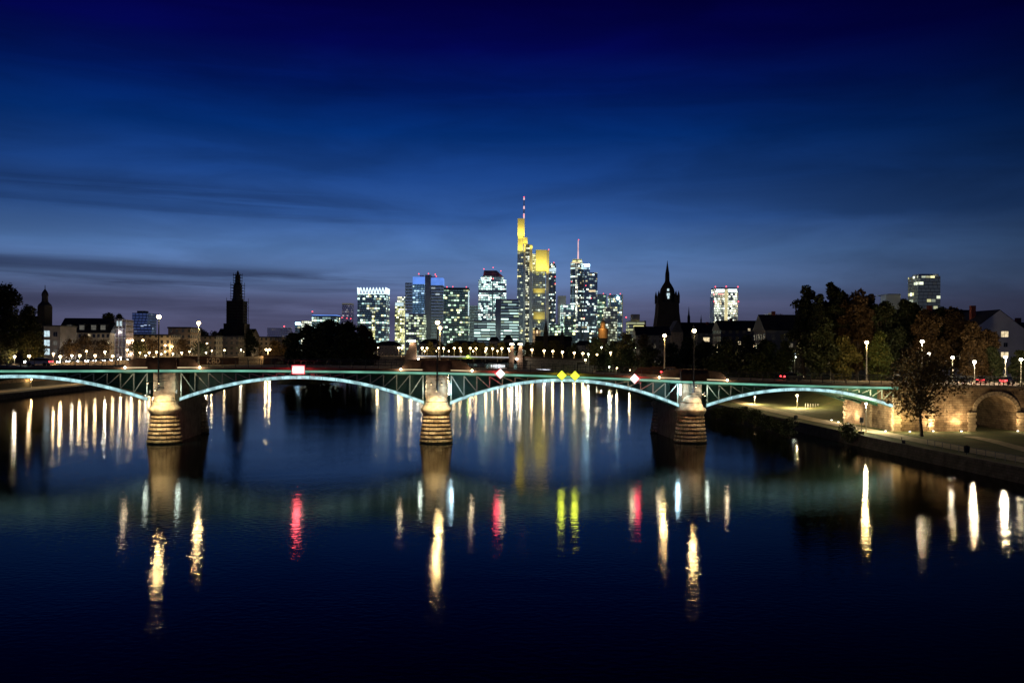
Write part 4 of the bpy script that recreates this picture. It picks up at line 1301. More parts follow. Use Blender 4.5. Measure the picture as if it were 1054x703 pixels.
for k in range(6):
    z = 7 + (Z2 - 7) * k / 5
    fr.box(X1, X2, Y - .05, Y + .28, z - .1, z + .1)
fr.build('steel_frame', M['plaster_white'], gt)
for px in (109.8, 115.2):
    x, z = at(px, 347, Y); window(gt, x, Y, z, 1.7 if px < 112 else 1.2, 2.3, 'win_purple')
for px, w in ((121.3, 1.2), (124.6, 1.2)):
    x, z = at(px, 333, Y); window(gt, x, Y + .12, z, w, 2.4, 'win_cool')
x, z = at(123.7, 342, Y)
MB().ball((x, Y - .4, z), .42).build('stair_lamp', M['lamp_white'], gt)
point(gt, (x, Y - 1.2, z), 160, (.85, .88, 1), .3)
x, z = at(112, 347, Y); point(gt, (x, Y - 1.0, z), 170, (.25, .1, 1), .4)

# flat-roofed cream building row behind the left pier
fm_cream = facade('cream_windows', (.46, .37, .25), (.02, .02, .022), (1, .82, .5), 3.2, 3.4, .16, .5, .01, 5.0, mx=.28, my=.28, wallrough=.9, coatv=0.0, stagger=0, floors=0.0)
fm_cream2 = facade('brown_windows', (.34, .27, .20), (.02, .02, .022), (1, .85, .6), 3.6, 3.4, .2, .45, .012, 9.0, mx=.28, my=.28, wallrough=.9, coatv=0.0, stagger=0, floors=0.0)
def flat_block(name, label, px0, px1, ptop, Y, d, m, zb=6.0, roof='slate', extra=None):
    X0, Zt = at(px0, ptop, Y); X1, _ = at(px1, ptop, Y)
    o = thing(name, label, 'building', ((X0 + X1) / 2, Y, zb))
    MB().box(X0, X1, Y, Y + d, zb, Zt).build('wall', m, o, uv=True)
    MB().box(X0 - .4, X1 + .4, Y - .4, Y + d + .4, Zt + .002, Zt + .9).build('roof', M[roof], o)
    return o
flat_block('apartment_block', 'low cream flat roofed block behind trees left of the left pier lamp', 130, 176, 345.5, 500, 14, fm_cream)
flat_block('apartment_block', 'low cream block between the two lamps of the left pier', 177, 222, 346.5, 580, 14, fm_cream)
o = flat_block('apartment_block', 'low brown block right of the dark scaffolded church under the lamps', 246, 296, 347.5, 690, 14, fm_cream2)
flat_block('apartment_block', 'low brown block in front of the dark scaffolded church', 214, 245, 346.8, 610, 14, fm_cream2)
pent = MB()
o = flat_block('apartment_block', 'small penthouse block with a lit top floor behind the left pier lamp', 173, 196, 338, 540, 18, fm_cream2)

# left church with onion dome behind the trees
Y = 380
cx, zt = at(42.3, 293.5, Y)
ch = thing('onion_dome_church', 'dark slender church tower with onion dome rising over the left trees', 'church', (cx, Y, 7))
pw_ = 8.2 / F * Y / 2
zz = lambda py: at(42.3, py, Y)[1]
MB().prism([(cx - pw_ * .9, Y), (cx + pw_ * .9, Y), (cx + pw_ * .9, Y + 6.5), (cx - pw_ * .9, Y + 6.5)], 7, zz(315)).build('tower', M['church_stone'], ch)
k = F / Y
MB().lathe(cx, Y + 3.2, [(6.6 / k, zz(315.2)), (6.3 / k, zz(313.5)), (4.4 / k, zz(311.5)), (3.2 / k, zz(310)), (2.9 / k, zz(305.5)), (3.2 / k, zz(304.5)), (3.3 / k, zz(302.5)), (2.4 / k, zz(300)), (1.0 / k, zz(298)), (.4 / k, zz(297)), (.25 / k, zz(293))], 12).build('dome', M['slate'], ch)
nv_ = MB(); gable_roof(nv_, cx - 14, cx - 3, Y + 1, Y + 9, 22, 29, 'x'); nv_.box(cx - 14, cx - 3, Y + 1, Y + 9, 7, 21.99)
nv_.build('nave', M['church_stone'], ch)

# dim blue tower block
bt_m = facade('dim_blue_tower', (.10, .13, .20), (.05, .08, .16), (.6, .75, 1), 4.5, 3.6, .10, .35, .022, 21.0)
X0, Zt = at(136, 322, 1150); X1, _ = at(151.5, 322, 1150)
tb_ = thing('tower_block', 'dim blue grey tower block far behind the left pier lamp', 'tower', ((X0 + X1) / 2, 1150, 3))
MB().box(X0, X1, 1150, 1180, 3, Zt).build('shaft', bt_m, tb_, uv=True)
MB().pbox(136, 156, 335, None, 1140, 9).build('podium', bt_m, tb_, uv=True)
MB().pbox(141, 149, 320, 322.02, 1155, 12).build('plant_room', M['slate'], tb_)

# scaffolded church
Y = 640
cx, _ = at(241.5, 330, Y)
zz = lambda py: at(241.5, py, Y)[1]
k = F / Y
dk = thing('scaffolded_church', 'dark church tower wrapped in scaffolding with a stepped spire', 'church', (cx, Y, 6))
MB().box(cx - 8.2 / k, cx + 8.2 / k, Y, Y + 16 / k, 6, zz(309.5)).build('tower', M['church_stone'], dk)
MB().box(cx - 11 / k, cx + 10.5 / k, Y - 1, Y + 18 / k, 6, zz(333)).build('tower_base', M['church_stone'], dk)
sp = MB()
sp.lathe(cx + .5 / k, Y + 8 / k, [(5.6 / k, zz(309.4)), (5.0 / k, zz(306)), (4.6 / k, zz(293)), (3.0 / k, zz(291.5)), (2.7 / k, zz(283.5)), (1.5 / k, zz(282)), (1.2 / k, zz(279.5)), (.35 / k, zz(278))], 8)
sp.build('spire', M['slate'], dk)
sf = MB()
for (hw, pa, pb) in ((8.6, 334, 308), (5.4, 308, 291.5), (3.4, 291.5, 282)):
    za, zb_ = zz(pa), zz(pb)
    xc = cx + .5 / k
    for sx in (-1, -.33, .33, 1):
        for sy in (-1, 1):
            sf.tube((xc + sx * hw / k, Y + 8 / k + sy * (hw + .4) / k, za), (xc + sx * hw / k, Y + 8 / k + sy * (hw + .4) / k, zb_ + 1.0), .16, n=4)
    z = za
    while z < zb_:
        for sy in (-1, 1):
            sf.box(xc - (hw + .5) / k, xc + (hw + .5) / k, Y + 8 / k + sy * (hw + .4) / k - .5, Y + 8 / k + sy * (hw + .4) / k + .5, z, z + .22)
        for sx in (-1, 1):
            sf.box(xc + sx * hw / k - .4, xc + sx * hw / k + .4, Y + 8 / k - hw / k, Y + 8 / k + hw / k, z, z + .22)
        z += 2.0
sf.build('scaffolding', M['steel_dark'], dk)
nv_ = MB()
gable_roof(nv_, cx - 20 / k, cx + 16 / k, Y + 4, Y + 22, zz(346), zz(338), 'x')
nv_.box(cx - 20 / k, cx + 16 / k, Y + 4, Y + 22, 6, zz(346) - .002)
nv_.build('nave', M['church_stone'], dk)

GLB = 'street lamps along the left bank road'
lefts = [(97.9, 366), (116, 366.5), (135, 364), (144, 363), (150, 366), (153.5, 363), (161, 362.5), (166, 364.5), (170, 362), (178, 364), (187, 363), (136.5, 350.5), (147, 350.3),
         (170, 355.5), (177, 356.5), (82, 366), (202, 354.5), (212, 363), (213, 353.5), (195, 362), (74, 366), (62, 367), (30, 366.5), (15, 367), (108, 362), (124, 368), (131, 360), (158, 368), (89, 361.5), (55, 364), (218, 361), (231, 360.5), (248, 360)]  # last three added in front of the twin lamps to give their water streaks
for i, (px, py) in enumerate(sorted(lefts)):
    # depth grows towards the vanishing point along the bank
    Y = min(660, max(300, 174.5 * F / max(150, 527 - px))) + (30 if py < 357 else 0)
    h = at(px, py, Y)[1]
    nmk = 'st' if False else ''
    lab = (ORD[i] if i < 18 else ['nineteenth', 'twentieth', 'twenty-first', 'twenty-second', 'twenty-third', 'twenty-fourth', 'twenty-fifth', 'twenty-sixth', 'twenty-seventh', 'twenty-eighth', 'twenty-ninth', 'thirtieth', 'thirty-first', 'thirty-second', 'thirty-third', 'thirty-fourth'][i - 18]) + ' street lamp from the left along the left bank road'
    plamp(lab, px, py, Y, 9.35, (1900, 700, 1200, 2600, 900)[i % 5], GLB, globe=0.55 if i % 2 else 0.42, em='lamp_warm' if i % 4 else 'lamp_white', color=(1, .70, .36) if i % 4 else (1, .86, .62), r=.08)

# ------------------------------------------------------------------ old bridge behind
YB = 650
ob = thing('old_stone_bridge', 'old low stone bridge with a flat middle span crossing behind the arch bridge', 'bridge', (0, YB, 0))
PXM = YB / F
def ox(px): return at(px, 360, YB)[0]
def oz(px, py): return at(px, py, YB)[1]
d = MB()
zl_, zr_ = oz(200, 368.5), oz(600, 370)
pts = [(200, 368.2), (290, 367.2), (385, 366.6), (430, 366.4), (528, 368.0), (600, 371), (700, 374)]
d.loft([[(ox(p), YB, oz(p, q) - 1.5), (ox(p), YB + 19, oz(p, q) - 1.5), (ox(p), YB + 19, oz(p, q)), (ox(p), YB, oz(p, q))] for p, q in pts])
d.build('deck', M['sandstone_dark'], ob)
sp_ = MB(); sp_.loft([[(ox(p), YB - .35, oz(p, q) - .35), (ox(p), YB - .01, oz(p, q) - .35), (ox(p), YB - .01, oz(p, q) + .35), (ox(p), YB - .35, oz(p, q) + .35)] for p, q in ((429, 366.4), (528, 368.0))])
sp_.build('edge_light_strip', emit('edge_strip', (.85, .85, .9), .55, vary=.3), ob)
for p0, p1, q in ((385, 415, 366.5), (538, 594, 369.5), (595, 700, 373)):
    MB().box(ox(p0), ox(p1), YB + .5, YB + 18.5, -2, oz((p0 + p1) / 2, q) - 1.51).build('approach_wall', M['sandstone_dark'], ob)
for p in (215, 245, 275, 305, 345):
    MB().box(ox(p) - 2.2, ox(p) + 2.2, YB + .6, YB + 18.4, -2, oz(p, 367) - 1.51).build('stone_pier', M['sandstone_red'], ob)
for (p, q), (p2, q2) in zip(pts[:-1], pts[1:]):
    if p in (385, 430):
        continue
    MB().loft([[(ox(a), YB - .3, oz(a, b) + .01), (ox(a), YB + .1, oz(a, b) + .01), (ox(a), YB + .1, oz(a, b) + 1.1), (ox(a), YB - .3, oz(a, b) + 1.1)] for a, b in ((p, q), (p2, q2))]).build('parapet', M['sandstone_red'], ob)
for pxa, pxb, ptop in ((421, 428.5, 352.5), (524.5, 529, 356), (533, 538, 356)):
    py_ = MB()
    xa, xb = ox(pxa), ox(pxb)
    w = xb - xa
    ztp = oz(pxa, ptop)
    slope = 1 if pxa < 500 else (1 if pxa < 531 else -1)
    py_.loft([[(xa - (3.5 if pxa < 500 else .6), YB - 1.5, -2), (xb, YB - 1.5, -2), (xb, YB + 5, -2), (xa - (3.5 if pxa < 500 else .6), YB + 5, -2)],
              [(xa - (3.0 if pxa < 500 else .4), YB - 1.2, oz(pxa, 367)), (xb, YB - 1.2, oz(pxa, 367)), (xb, YB + 4.5, oz(pxa, 367)), (xa - (3.0 if pxa < 500 else .4), YB + 4.5, oz(pxa, 367))],
              [(xa + w * .25, YB - .8, ztp), (xb - w * .1, YB - .8, ztp), (xb - w * .1, YB + 3, ztp), (xa + w * .25, YB + 3, ztp)]])
    po = py_.build('pylon', M['sandstone_red'], ob)
    xm, zm = at((pxa + pxb) / 2 - (1.0 if pxa < 500 else 0), ptop - 1.6, YB)
    hw = 2.6 if pxa < 500 else 1.5
    MB().box(xm - hw, xm + hw, YB - .8, YB + .8, zm - .5, zm + .5).build('pylon_light', M['lamp_white'], po)
    point(ob, (xm, YB - 2.4, zm - 1.2), 3500, (1, .85, .55), .6)
GO = 'lamps on the old stone bridge'
nearrow = [388.5, 410.5, 434.5, 451.5, 467.5, 484, 500.5, 516.5, 547.5, 560, 569, 579, 591, 600]
farrow = [413.5, 439.5, 456.5, 473.5, 490, 507, 523.5]
lproto = None
yl = lambda p: float(np.interp(p, [380, 530, 610], [357.8, 358.8, 364.5]))
for i, p in enumerate(nearrow):
    plamp(ORD[i] + ' lamp from the dark island along the near side of the old bridge', p, yl(p), YB + .4, float(oz(p, yl(p)) - 6.6), 3600, GO, globe=.85, em='lamp_warm', color=(1, .70, .34), r=.10)
for i, p in enumerate(farrow):
    plamp(ORD[i] + ' lamp from the dark island along the far side of the old bridge', p, yl(p) + .1, YB + 18, float(oz(p, yl(p)) - 6.6), 2200, GO, globe=.75, em='lamp_warm', color=(1, .70, .34), r=.10)
for i in range(8):
    plamp(ORD[i] + ' added lamp from the left lighting the far bank trees behind the old bridge', 437 + i * 12.5, 361.3, 842, 4.0, 5000, 'added lamps lighting the far bank trees behind the old bridge', globe=.7, em='lamp_warm', color=(1, .68, .34), r=.1)  # row added to brighten the tree line behind the old bridge
GO2 = 'twin headed lamps on the old bridge left of the island'
for i, (a, b) in enumerate(((217.5, 223), (232, 237), (252.5, 256.8), (273.8, 277.6))):
    X, Z = at((a + b) / 2, 359.8, YB + .5)
    o = thing('street_lamp', ORD[i] + ' twin headed lamp from the left on the old bridge left of the island', 'lamp', (X, YB + .5, 10.0), 0, GO2)
    MB().lathe(0, 0, [(.2, 0), (.12, .5), (.09, Z - 10.2)], 8).build('post', M['post_pale'], o, True)
    w = (b - a) / 2 * YB / F
    MB().tube((-w, 0, Z - 10.3), (w, 0, Z - 10.3), .06).build('arm', M['post_pale'], o, True)
    for sx in (-1, 1):
        MB().ball((sx * w, 0, Z - 10), .8, 10, 6, .85).build('globe', M['lamp_warm'], o, True)
        point(o, (sx * w, -.5, Z - 11.2), 5000, (1, .72, .36), .6, local=True)

# moored passenger boats beyond the old bridge
def boat(label, px0, px1, py, Y):
    X0, _ = at(px0, py, Y); X1, _ = at(px1, py, Y)
    L = X1 - X0; xc = (X0 + X1) / 2
    o = thing('passenger_boat', label, 'boat', (xc, Y, 0), 0, 'moored passenger boats')
    MB().loft([[(-L * .5 * k, -2.4 * j, z), (L * .46 * k, -2.4 * j, z), (L * .5 * k, 0, z), (L * .46 * k, 2.4 * j, z), (-L * .5 * k, 2.4 * j, z)] for z, k, j in ((-.4, .9, .7), (.4, .97, .95), (1.4, 1.0, 1.0))]).build('hull', M['plaster_white'], o, True)
    MB().box(-L * .42, L * .36, -2.0, 2.0, 1.41, 3.9).build('cabin', M['plaster_white'], o, True)
    for k in range(7):
        x = -L * .39 + L * .72 * k / 6
        MB().box(x - L * .045, x + L * .045, -2.06, -2.005, 2.0, 3.5).build('window', M['win_boat'], o, True)
    MB().box(-L * .44, L * .38, -2.2, 2.2, 3.905, 4.15).build('roof', M['plaster_white'], o, True)
    point(o, (0, -4.5, 3.0), 900, (.8, .9, 1), .5, local=True)
M['win_boat'] = emit('win_boat', (.85, .93, 1.0), 1.2)
boat('white lit passenger boat moored beyond the old bridge under its middle span', 504, 522, 376, 715)
boat('white lit passenger boat moored farther right beyond the old bridge', 551, 569, 376, 560)
# green and amber marker lights on the old bridge
x, z = at(481.5, 367.2, YB - 1)
mk = thing('navigation_light', 'small yellow green signal light on the old bridge middle span', 'light', (x, YB - .9, z))
MB().ball((0, 0, 0), 1.0).build('lens', emit('lime', (.6, 1, .08), 3.0), mk, True)
MB().box(-.2, .2, .2, .7, -1.2, 1.2).build('bracket', M['steel_dark'], mk, True)
point(mk, (0, -1.8, 0), 1500, (.6, 1, .1), .5, local=True)
for px, lab in ((430.5, 'small white lamp at the left foot of the old bridge middle span'), (532, 'small white lamp at the right foot of the old bridge middle span')):
    x, z = at(px, 369.5, YB - 2)
    m_ = thing('navigation_light', lab, 'light', (x, YB - 1.7, z))
    MB().ball((0, 0, 0), .8).build('lens', M['lamp_white'], m_, True)
    MB().box(-.2, .2, .2, .5, -1.0, 1.0).build('bracket', M['steel_dark'], m_, True)
    point(m_, (0, -1.8, 0), 3000, (1, .95, .75), .5, local=True)

# ------------------------------------------------------------------ skyline
COOL = (.62, .95, .86); COOL2 = (.82, 1.0, .95); YL = (.95, .88, .42); WH = (.95, .97, .85)
F1 = facade('glass_navy', (.05, .07, .09), (.03, .05, .07), COOL, 4.4, 3.9, .40, 1.25, .03, 1.0, lit2=YL)
F2 = facade('glass_green', (.05, .075, .075), (.03, .05, .05), (.66, 1.0, .68), 4.6, 4.0, .42, 1.15, .03, 2.0, lit2=(.95, .95, .45))
F3 = facade('glass_white', (.07, .09, .10), (.04, .06, .07), (.66, 1.0, .90), 4.2, 3.8, .62, 1.5, .05, 3.0, lit2=WH)
F4 = facade('bands_white', (.09, .10, .11), (.05, .06, .07), (.66, .98, .90), 14.0, 4.6, .50, .85, .04, 4.0, run=.8, mx=.02, my=.28)
F5 = facade('bands_grey', (.30, .29, .31), (.07, .08, .10), (.8, .95, 1), 7.0, 5.2, .12, .5, .03, 5.0, mx=.01, my=.30)
F6 = facade('blue_glass', (.10, .16, .26), (.06, .13, .26), (.45, .70, 1.0), 5.0, 3.8, .36, .8, .09, 6.0)
F7 = facade('yellow_rooms', (.10, .10, .07), (.06, .06, .04), (.95, .92, .38), 4.4, 3.6, .66, 1.2, .07, 7.0, lit2=(.9, 1, .8))
F8 = facade('navy_sparse', (.03, .04, .055), (.02, .03, .05), (.70, .95, .9), 4.2, 3.8, .38, 1.35, .02, 8.0, lit2=(1, .85, .45))
F9 = facade('commerz_glass', (.10, .11, .12), (.05, .06, .07), (.78, .92, .70), 4.6, 3.9, .36, .75, .04, 9.0, lit2=(.95, .85, .3))
F10 = facade('bright_white', (.12, .12, .10), (.07, .08, .07), (.92, 1.0, .78), 3.6, 3.9, .62, 1.5, .05, 10.0, lit2=(1, .85, .5), mx=.09, my=.16)
F11 = facade('dim_lilac', (.13, .12, .16), (.07, .07, .11), (.9, .85, .9), 4.2, 3.8, .22, .35, .03, 11.0)
F12 = facade('yellow_bands', (.20, .20, .17), (.08, .09, .08), (.92, .95, .45), 16, 4.6, .62, .75, .03, 12.0, run=.7, mx=.02, my=.22)
F13 = facade('dim_tower', (.13, .14, .16), (.06, .07, .09), (.92, 1.0, .72), 4.4, 3.4, .30, 1.3, .02, 13.0, mx=.04, my=.10, coatv=.35)
M['concrete_tower'] = mat('concrete_tower', (.78, .72, .68), .4, .5, scale=.02, vary=.1)
M['core_grey'] = mat('core_grey', (.46, .43, .47), .45, .5, scale=.02, vary=.1)
M['crown_white'] = emit('crown_white', (.70, .90, 1.0), 1.7)
M['crown_blue'] = emit('crown_blue', (.13, .30, .92), .95, vary=.3, scale=.06)
M['crown_yellow'] = mat('crown_panel', (.62, .58, .50), .7, scale=.02, vary=.08)
M['crown_yellow_hot'] = emit('crown_yellow_hot', (1.0, .86, .16), 1.25, vary=.4, scale=.09)
M['mast_pink'] = emit('mast_pink', (1.0, .62, .66), .9, vary=.5, scale=.1)
M['mast_dim'] = mat('mast_dim', (.35, .30, .30), .5)
M['sign_cyan'] = emit('sign_cyan', (.45, .80, 1.0), 16.0)

def tower(name, label, Y, pxc):
    return thing(name, label, 'tower', (at(pxc, 350, Y)[0], Y, 3.0))
def beacons(o, pts, Y, r=1.5):
    r *= .8
    for px, py in pts:
        x, z = at(px, py, Y)
        MB().ball((x, Y, z), r, 8, 5).build('warning_light', M['red_beacon'], o)
def P(o, name, m, *boxes, Y=1600, d=30, uv=True):
    for b in boxes:
        MB().pbox(b[0], b[1], b[2], b[3], Y + (b[4] if len(b) > 4 else 0), b[5] if len(b) > 5 else d).build(name, m, o, uv=uv)

# crown-lit tower
Y = 1500
o = tower('office_tower', 'glass tower with a glowing white zigzag crown above the dark island trees', Y, 382)
P(o, 'facade', F1, (368, 397.2, 302.3, None), Y=Y, d=46)
zz_ = MB()
n = 9
for i in range(n):
    a, b, c = 368 + 29.2 * i / n, 368 + 29.2 * (i + .5) / n, 368 + 29.2 * (i + 1) / n
    for (p, q), (p2, q2) in (((a, 296), (b, 302)), ((b, 302), (c, 296))):
        x0, z0 = at(p, q, Y); x1, z1 = at(p2, q2, Y)
        zz_.bar((x0, Y + .5, z0), (x1, Y + .5, z1), 0.9, 1.1)
zz_.pbox(368, 397.2, 302.0, 302.6, Y - .6, .5)
for sx in (368, 396.9):
    x, z = at(sx, 296, Y)
    for k_ in range(6):
        zz_.bar((x, Y + 46 * k_ / 6, z), (x, Y + 46 * (k_ + .5) / 6, at(sx, 302, Y)[1]), 1.0, 1.4)
        zz_.bar((x, Y + 46 * (k_ + .5) / 6, at(sx, 302, Y)[1]), (x, Y + 46 * (k_ + 1) / 6, z), 1.0, 1.4)
zz_.build('lit_crown', M['crown_white'], o)
P(o, 'crown_core', M['core_grey'], (370, 395, 297.5, 302.2), Y=Y + 5, d=34, uv=False)
P(o, 'lit_stair_strip', F7, (383, 386, 320, None, -.8, .7), Y=Y)
# small lilac tower
Y = 1800
o = tower('office_tower', 'slim lilac tower with red lights just left of the zigzag crowned tower', Y, 356)
P(o, 'facade', F11, (352, 361.5, 313.5, None), (350.5, 363, 327, None, -4, 3), Y=Y)
P(o, 'lit_cornice', M['win_dim'], (352, 361.5, 312, 313.45), Y=Y, uv=False)
beacons(o, [(352, 327), (357, 327.5), (361, 328)], Y - 6, 1.3)
# low blocks left of it
o = tower('office_block', 'low office block with a flat dark blue roof half hidden by the island trees', 1400, 332)
P(o, 'facade', F1, (321, 346, 326.6, None), Y=1400)
P(o, 'roof', M['crown_blue'], (321, 346.3, 324, 324.8), Y=1397, d=30, uv=False)
P(o, 'roof_slab', M['slate'], (321, 346.3, 324.9, 326.5), Y=1397, d=32, uv=False)
P(o, 'mast', M['mast_dim'], (321.2, 321.8, 321, 324), Y=1397, d=1, uv=False)
beacons(o, [(321.5, 320.8)], 1397, 1.4)
o = tower('office_block', 'slim office block with a lit sign left of the island trees', 1350, 309)
P(o, 'facade', F10, (310, 316, 330, None), Y=1350)
P(o, 'side_wing', F1, (303.5, 309.8, 334.5, None), Y=1352)
P(o, 'roof_sign', M['sign_cyan'], (304, 309, 332, 334), Y=1351, d=1, uv=False)
o = tower('office_block', 'plain dim block with one red light at the left edge of the island trees', 1500, 293)
P(o, 'facade', F11, (289.5, 296, 337, None), Y=1500)
beacons(o, [(292.5, 336)], 1500, 1.6)
o = tower('office_block', 'low wide bright windowed block left of the island trees', 1100, 280)
P(o, 'facade', F10, (268, 291, 348.5, None), Y=1100)
o = tower('office_block', 'plain dull grey block behind the left end of the island trees', 1700, 283)
P(o, 'facade', F11, (275, 289, 337.5, None), Y=1700)
# yellow roomed tower
Y = 1650
o = tower('office_tower', 'narrow tower with yellow lit rooms left of the blue crowned towers', Y, 411)
P(o, 'facade', F7, (406.6, 415.5, 311, None), Y=Y)
P(o, 'top_floor', F10, (409, 417, 305.5, 310.95, 2), Y=Y)
P(o, 'lit_band', M['win_cool'], (406.8, 415.3, 311.5, 315, -.5, .4), Y=Y, uv=False)
# twin slab tower with blue crown
Y = 1550
o = tower('office_tower', 'grey twin slab tower with blue lit crowns and dark central core', Y, 440)
P(o, 'left_slab', F5, (417, 425, 291, None, 6), Y=Y)
P(o, 'glass_slab', F6, (424.8, 437.2, 292.5, None), Y=Y)
P(o, 'core', M['core_grey'], (437.4, 443.4, 283, None, -3), Y=Y, uv=False)
P(o, 'right_slab', F5, (443.6, 456, 293.5, None), Y=Y)
P(o, 'blue_crown', M['crown_blue'], (424.8, 437.2, 285, 292.4), (443.6, 456, 286, 293.4), Y=Y, uv=False)
P(o, 'roof_equipment', M['core_grey'], (432, 436, 283.4, 284.9), (445, 449.5, 284.6, 285.9), Y=Y + 9, d=12, uv=False)
beacons(o, [(431, 282), (441, 281.8), (448, 282.5), (449, 284.5)], Y - 1, 1.3)
o = tower('office_block', 'greenish lit office block standing in front of the blue crowned twin slabs', 1420, 427)
P(o, 'facade', facade('front_block', (.10, .10, .11), (.05, .06, .06), (.82, 1, .70), 4.2, 4.0, .55, .8, .02, 31.0), (418, 437, 324.5, None), Y=1420)
P(o, 'roof_sign', M['win_cool'], (417, 420.5, 323, 326), Y=1418, d=1, uv=False)
P(o, 'parapet', M['core_grey'], (416.5, 437.3, 322.6, 324.45), Y=1421, uv=False)
# dark green windowed tower
Y = 1500
o = tower('office_tower', 'broad dark tower with scattered green lit windows right of the twin slabs', Y, 470)
P(o, 'facade', F2, (456.5, 482.5, 297.5, None), Y=Y)
P(o, 'roof', M['steel_dark'], (456.3, 482.7, 296, 297.45), Y=Y, uv=False)
P(o, 'lit_edge', M['win_cool'], (481.8, 482.9, 300, 325, -.6, .5), Y=Y, uv=False)
beacons(o, [(460, 295.5), (466, 295.2), (480, 295.5)], Y, 1.2)
o = tower('office_tower', 'narrow dim tower between the dark green tower and the pyramid topped tower', 1750, 487)
P(o, 'facade', F5, (483, 492, 314.5, None), Y=1750)
# pyramid topped tower
Y = 1600
o = tower('office_tower', 'brilliantly lit tower with a dark chamfered pyramid top', Y, 506)
P(o, 'facade', F3, (492.5, 521, 288, None, 1), (495, 518.5, 284.5, 288.1, 3, 26), Y=Y)
x0, z0 = at(497, 284.5, Y); x1, _ = at(518, 284.5, Y); xa, za = at(498, 278, Y); xb, _ = at(511, 278, Y)
MB().loft([[(x0, Y + 2, z0), (x1, Y + 2, z0), (x1, Y + 30, z0), (x0, Y + 30, z0)], [(xa, Y + 9, za), (xb, Y + 9, za), (xb, Y + 22, za), (xa, Y + 22, za)]]).build('roof', M['core_grey'], o)
P(o, 'mechanical_band', M['core_grey'], (492.3, 521.2, 298.2, 301.5, .4, 1), Y=Y, uv=False)
P(o, 'corner_fin', M['core_grey'], (506.5, 507.6, 284, None, .3, 1), Y=Y, uv=False)
beacons(o, [(498, 277), (507.5, 275.5), (515.5, 279), (507.5, 287)], Y, 1.2)
o = tower('office_block', 'dim banded block in front of the pyramid topped tower', 1400, 499)
P(o, 'facade', F4, (488, 509.6, 331, None), Y=1400)
P(o, 'roof', M['core_grey'], (488, 509.6, 329, 330.95), Y=1400, uv=False)
o = tower('office_tower', 'flat topped block with long white lit floors left of the tallest tower', 1450, 522)
P(o, 'facade', F4, (515.8, 534, 310, None), Y=1450)
P(o, 'end_slab', M['core_grey'], (510, 515.6, 307.5, None, -2), Y=1450, uv=False)
P(o, 'roof', M['core_grey'], (515.8, 534, 308, 309.95), Y=1450, uv=False)
# tallest tower
Y = 1700
o = tower('skyscraper', 'tallest tower with stepped yellow lit tops and a thin red tipped mast', Y, 548)
P(o, 'west_facade', F9, (532.6, 539, 258.4, None, 2), Y=Y)
P(o, 'west_crown', M['crown_yellow'], (532.8, 540, 225, 243.8, 3, 18), (533, 538.2, 243.9, 258.2, 2, 18), Y=Y, uv=False)
P(o, 'middle_step', M['crown_yellow'], (538.4, 543, 244.5, 250.9, 0, 16), Y=Y, uv=False)
P(o, 'corner_core', M['concrete_tower'], (539, 541, 251.5, None, -2), (545, 548, 252, None, -2), Y=Y, uv=False)
P(o, 'corner_glazing', facade('core_rooms', (.05, .05, .05), (.03, .03, .03), (.95, .98, .72), 4.0, 4.0, .50, .9, .02, 41.0), (541.02, 544.98, 251.5, None, -1), Y=Y)
x, z = at(546.7, 254.7, Y)
MB().ball((x, Y - 5, z), 3.0, 12, 8).build('round_light', M['crown_yellow_hot'], o)
P(o, 'garden_facade', F9, (548.2, 561.5, 279.2, None, 8), Y=Y)
P(o, 'garden_light', M['crown_yellow'], (549, 561, 297, 301.5, 7, .8), (549, 561, 321, 328.5, 7, .8), Y=Y, uv=False)
P(o, 'window_column', F7, (548.2, 551.5, 261.5, 279.1, 9), Y=Y)
P(o, 'east_crown', M['crown_yellow'], (551.6, 562.6, 257.2, 278.9, 7), Y=Y, uv=False)
P(o, 'east_core', M['concrete_tower'], (562.7, 565.3, 257.6, None, 5), Y=Y, uv=False)
for px, py, dy, pw, aim in ((536, 246.5, -14, 67200, (0, .6, 1)), (535.5, 261, -14, 58240, (0, .6, 1)), (541, 253, -9, 9000, (0, .7, 1)), (554, 282, -16, 67200, (-.05, .7, 1)), (560, 282, -16, 67200, (.05, .7, 1)),
                              (555, 303.5, -8, 14000, (0, .9, 1)), (555, 331, -8, 14000, (0, .9, 1))):
    x, z = at(px, py, Y)
    point(o, (x, Y + dy, z), pw, (1.0, .80, .10), 1.0, spot=120, aim=aim, blend=1.0)
mm_ = MB(); x, z = at(539.3, 225, Y); 
mm_.lathe(x, Y + 10, [(1.3, z), (1.0, at(539.3, 216, Y)[1]), (.6, at(539.3, 203, Y)[1])], 8)
mm_.build('mast', M['mast_dim'], o)
mb = MB()
for py0, py1 in ((224.5, 219), (214.5, 211.5), (205, 202.8)):
    mb.lathe(x, Y + 10, [(1.5, at(539.3, py0, Y)[1]), (1.2, at(539.3, py1, Y)[1])], 8)
mb.build('mast_light', M['mast_pink'], o)
beacons(o, [(539, 221.5), (539.3, 203), (564.8, 257)], Y, 1.2)
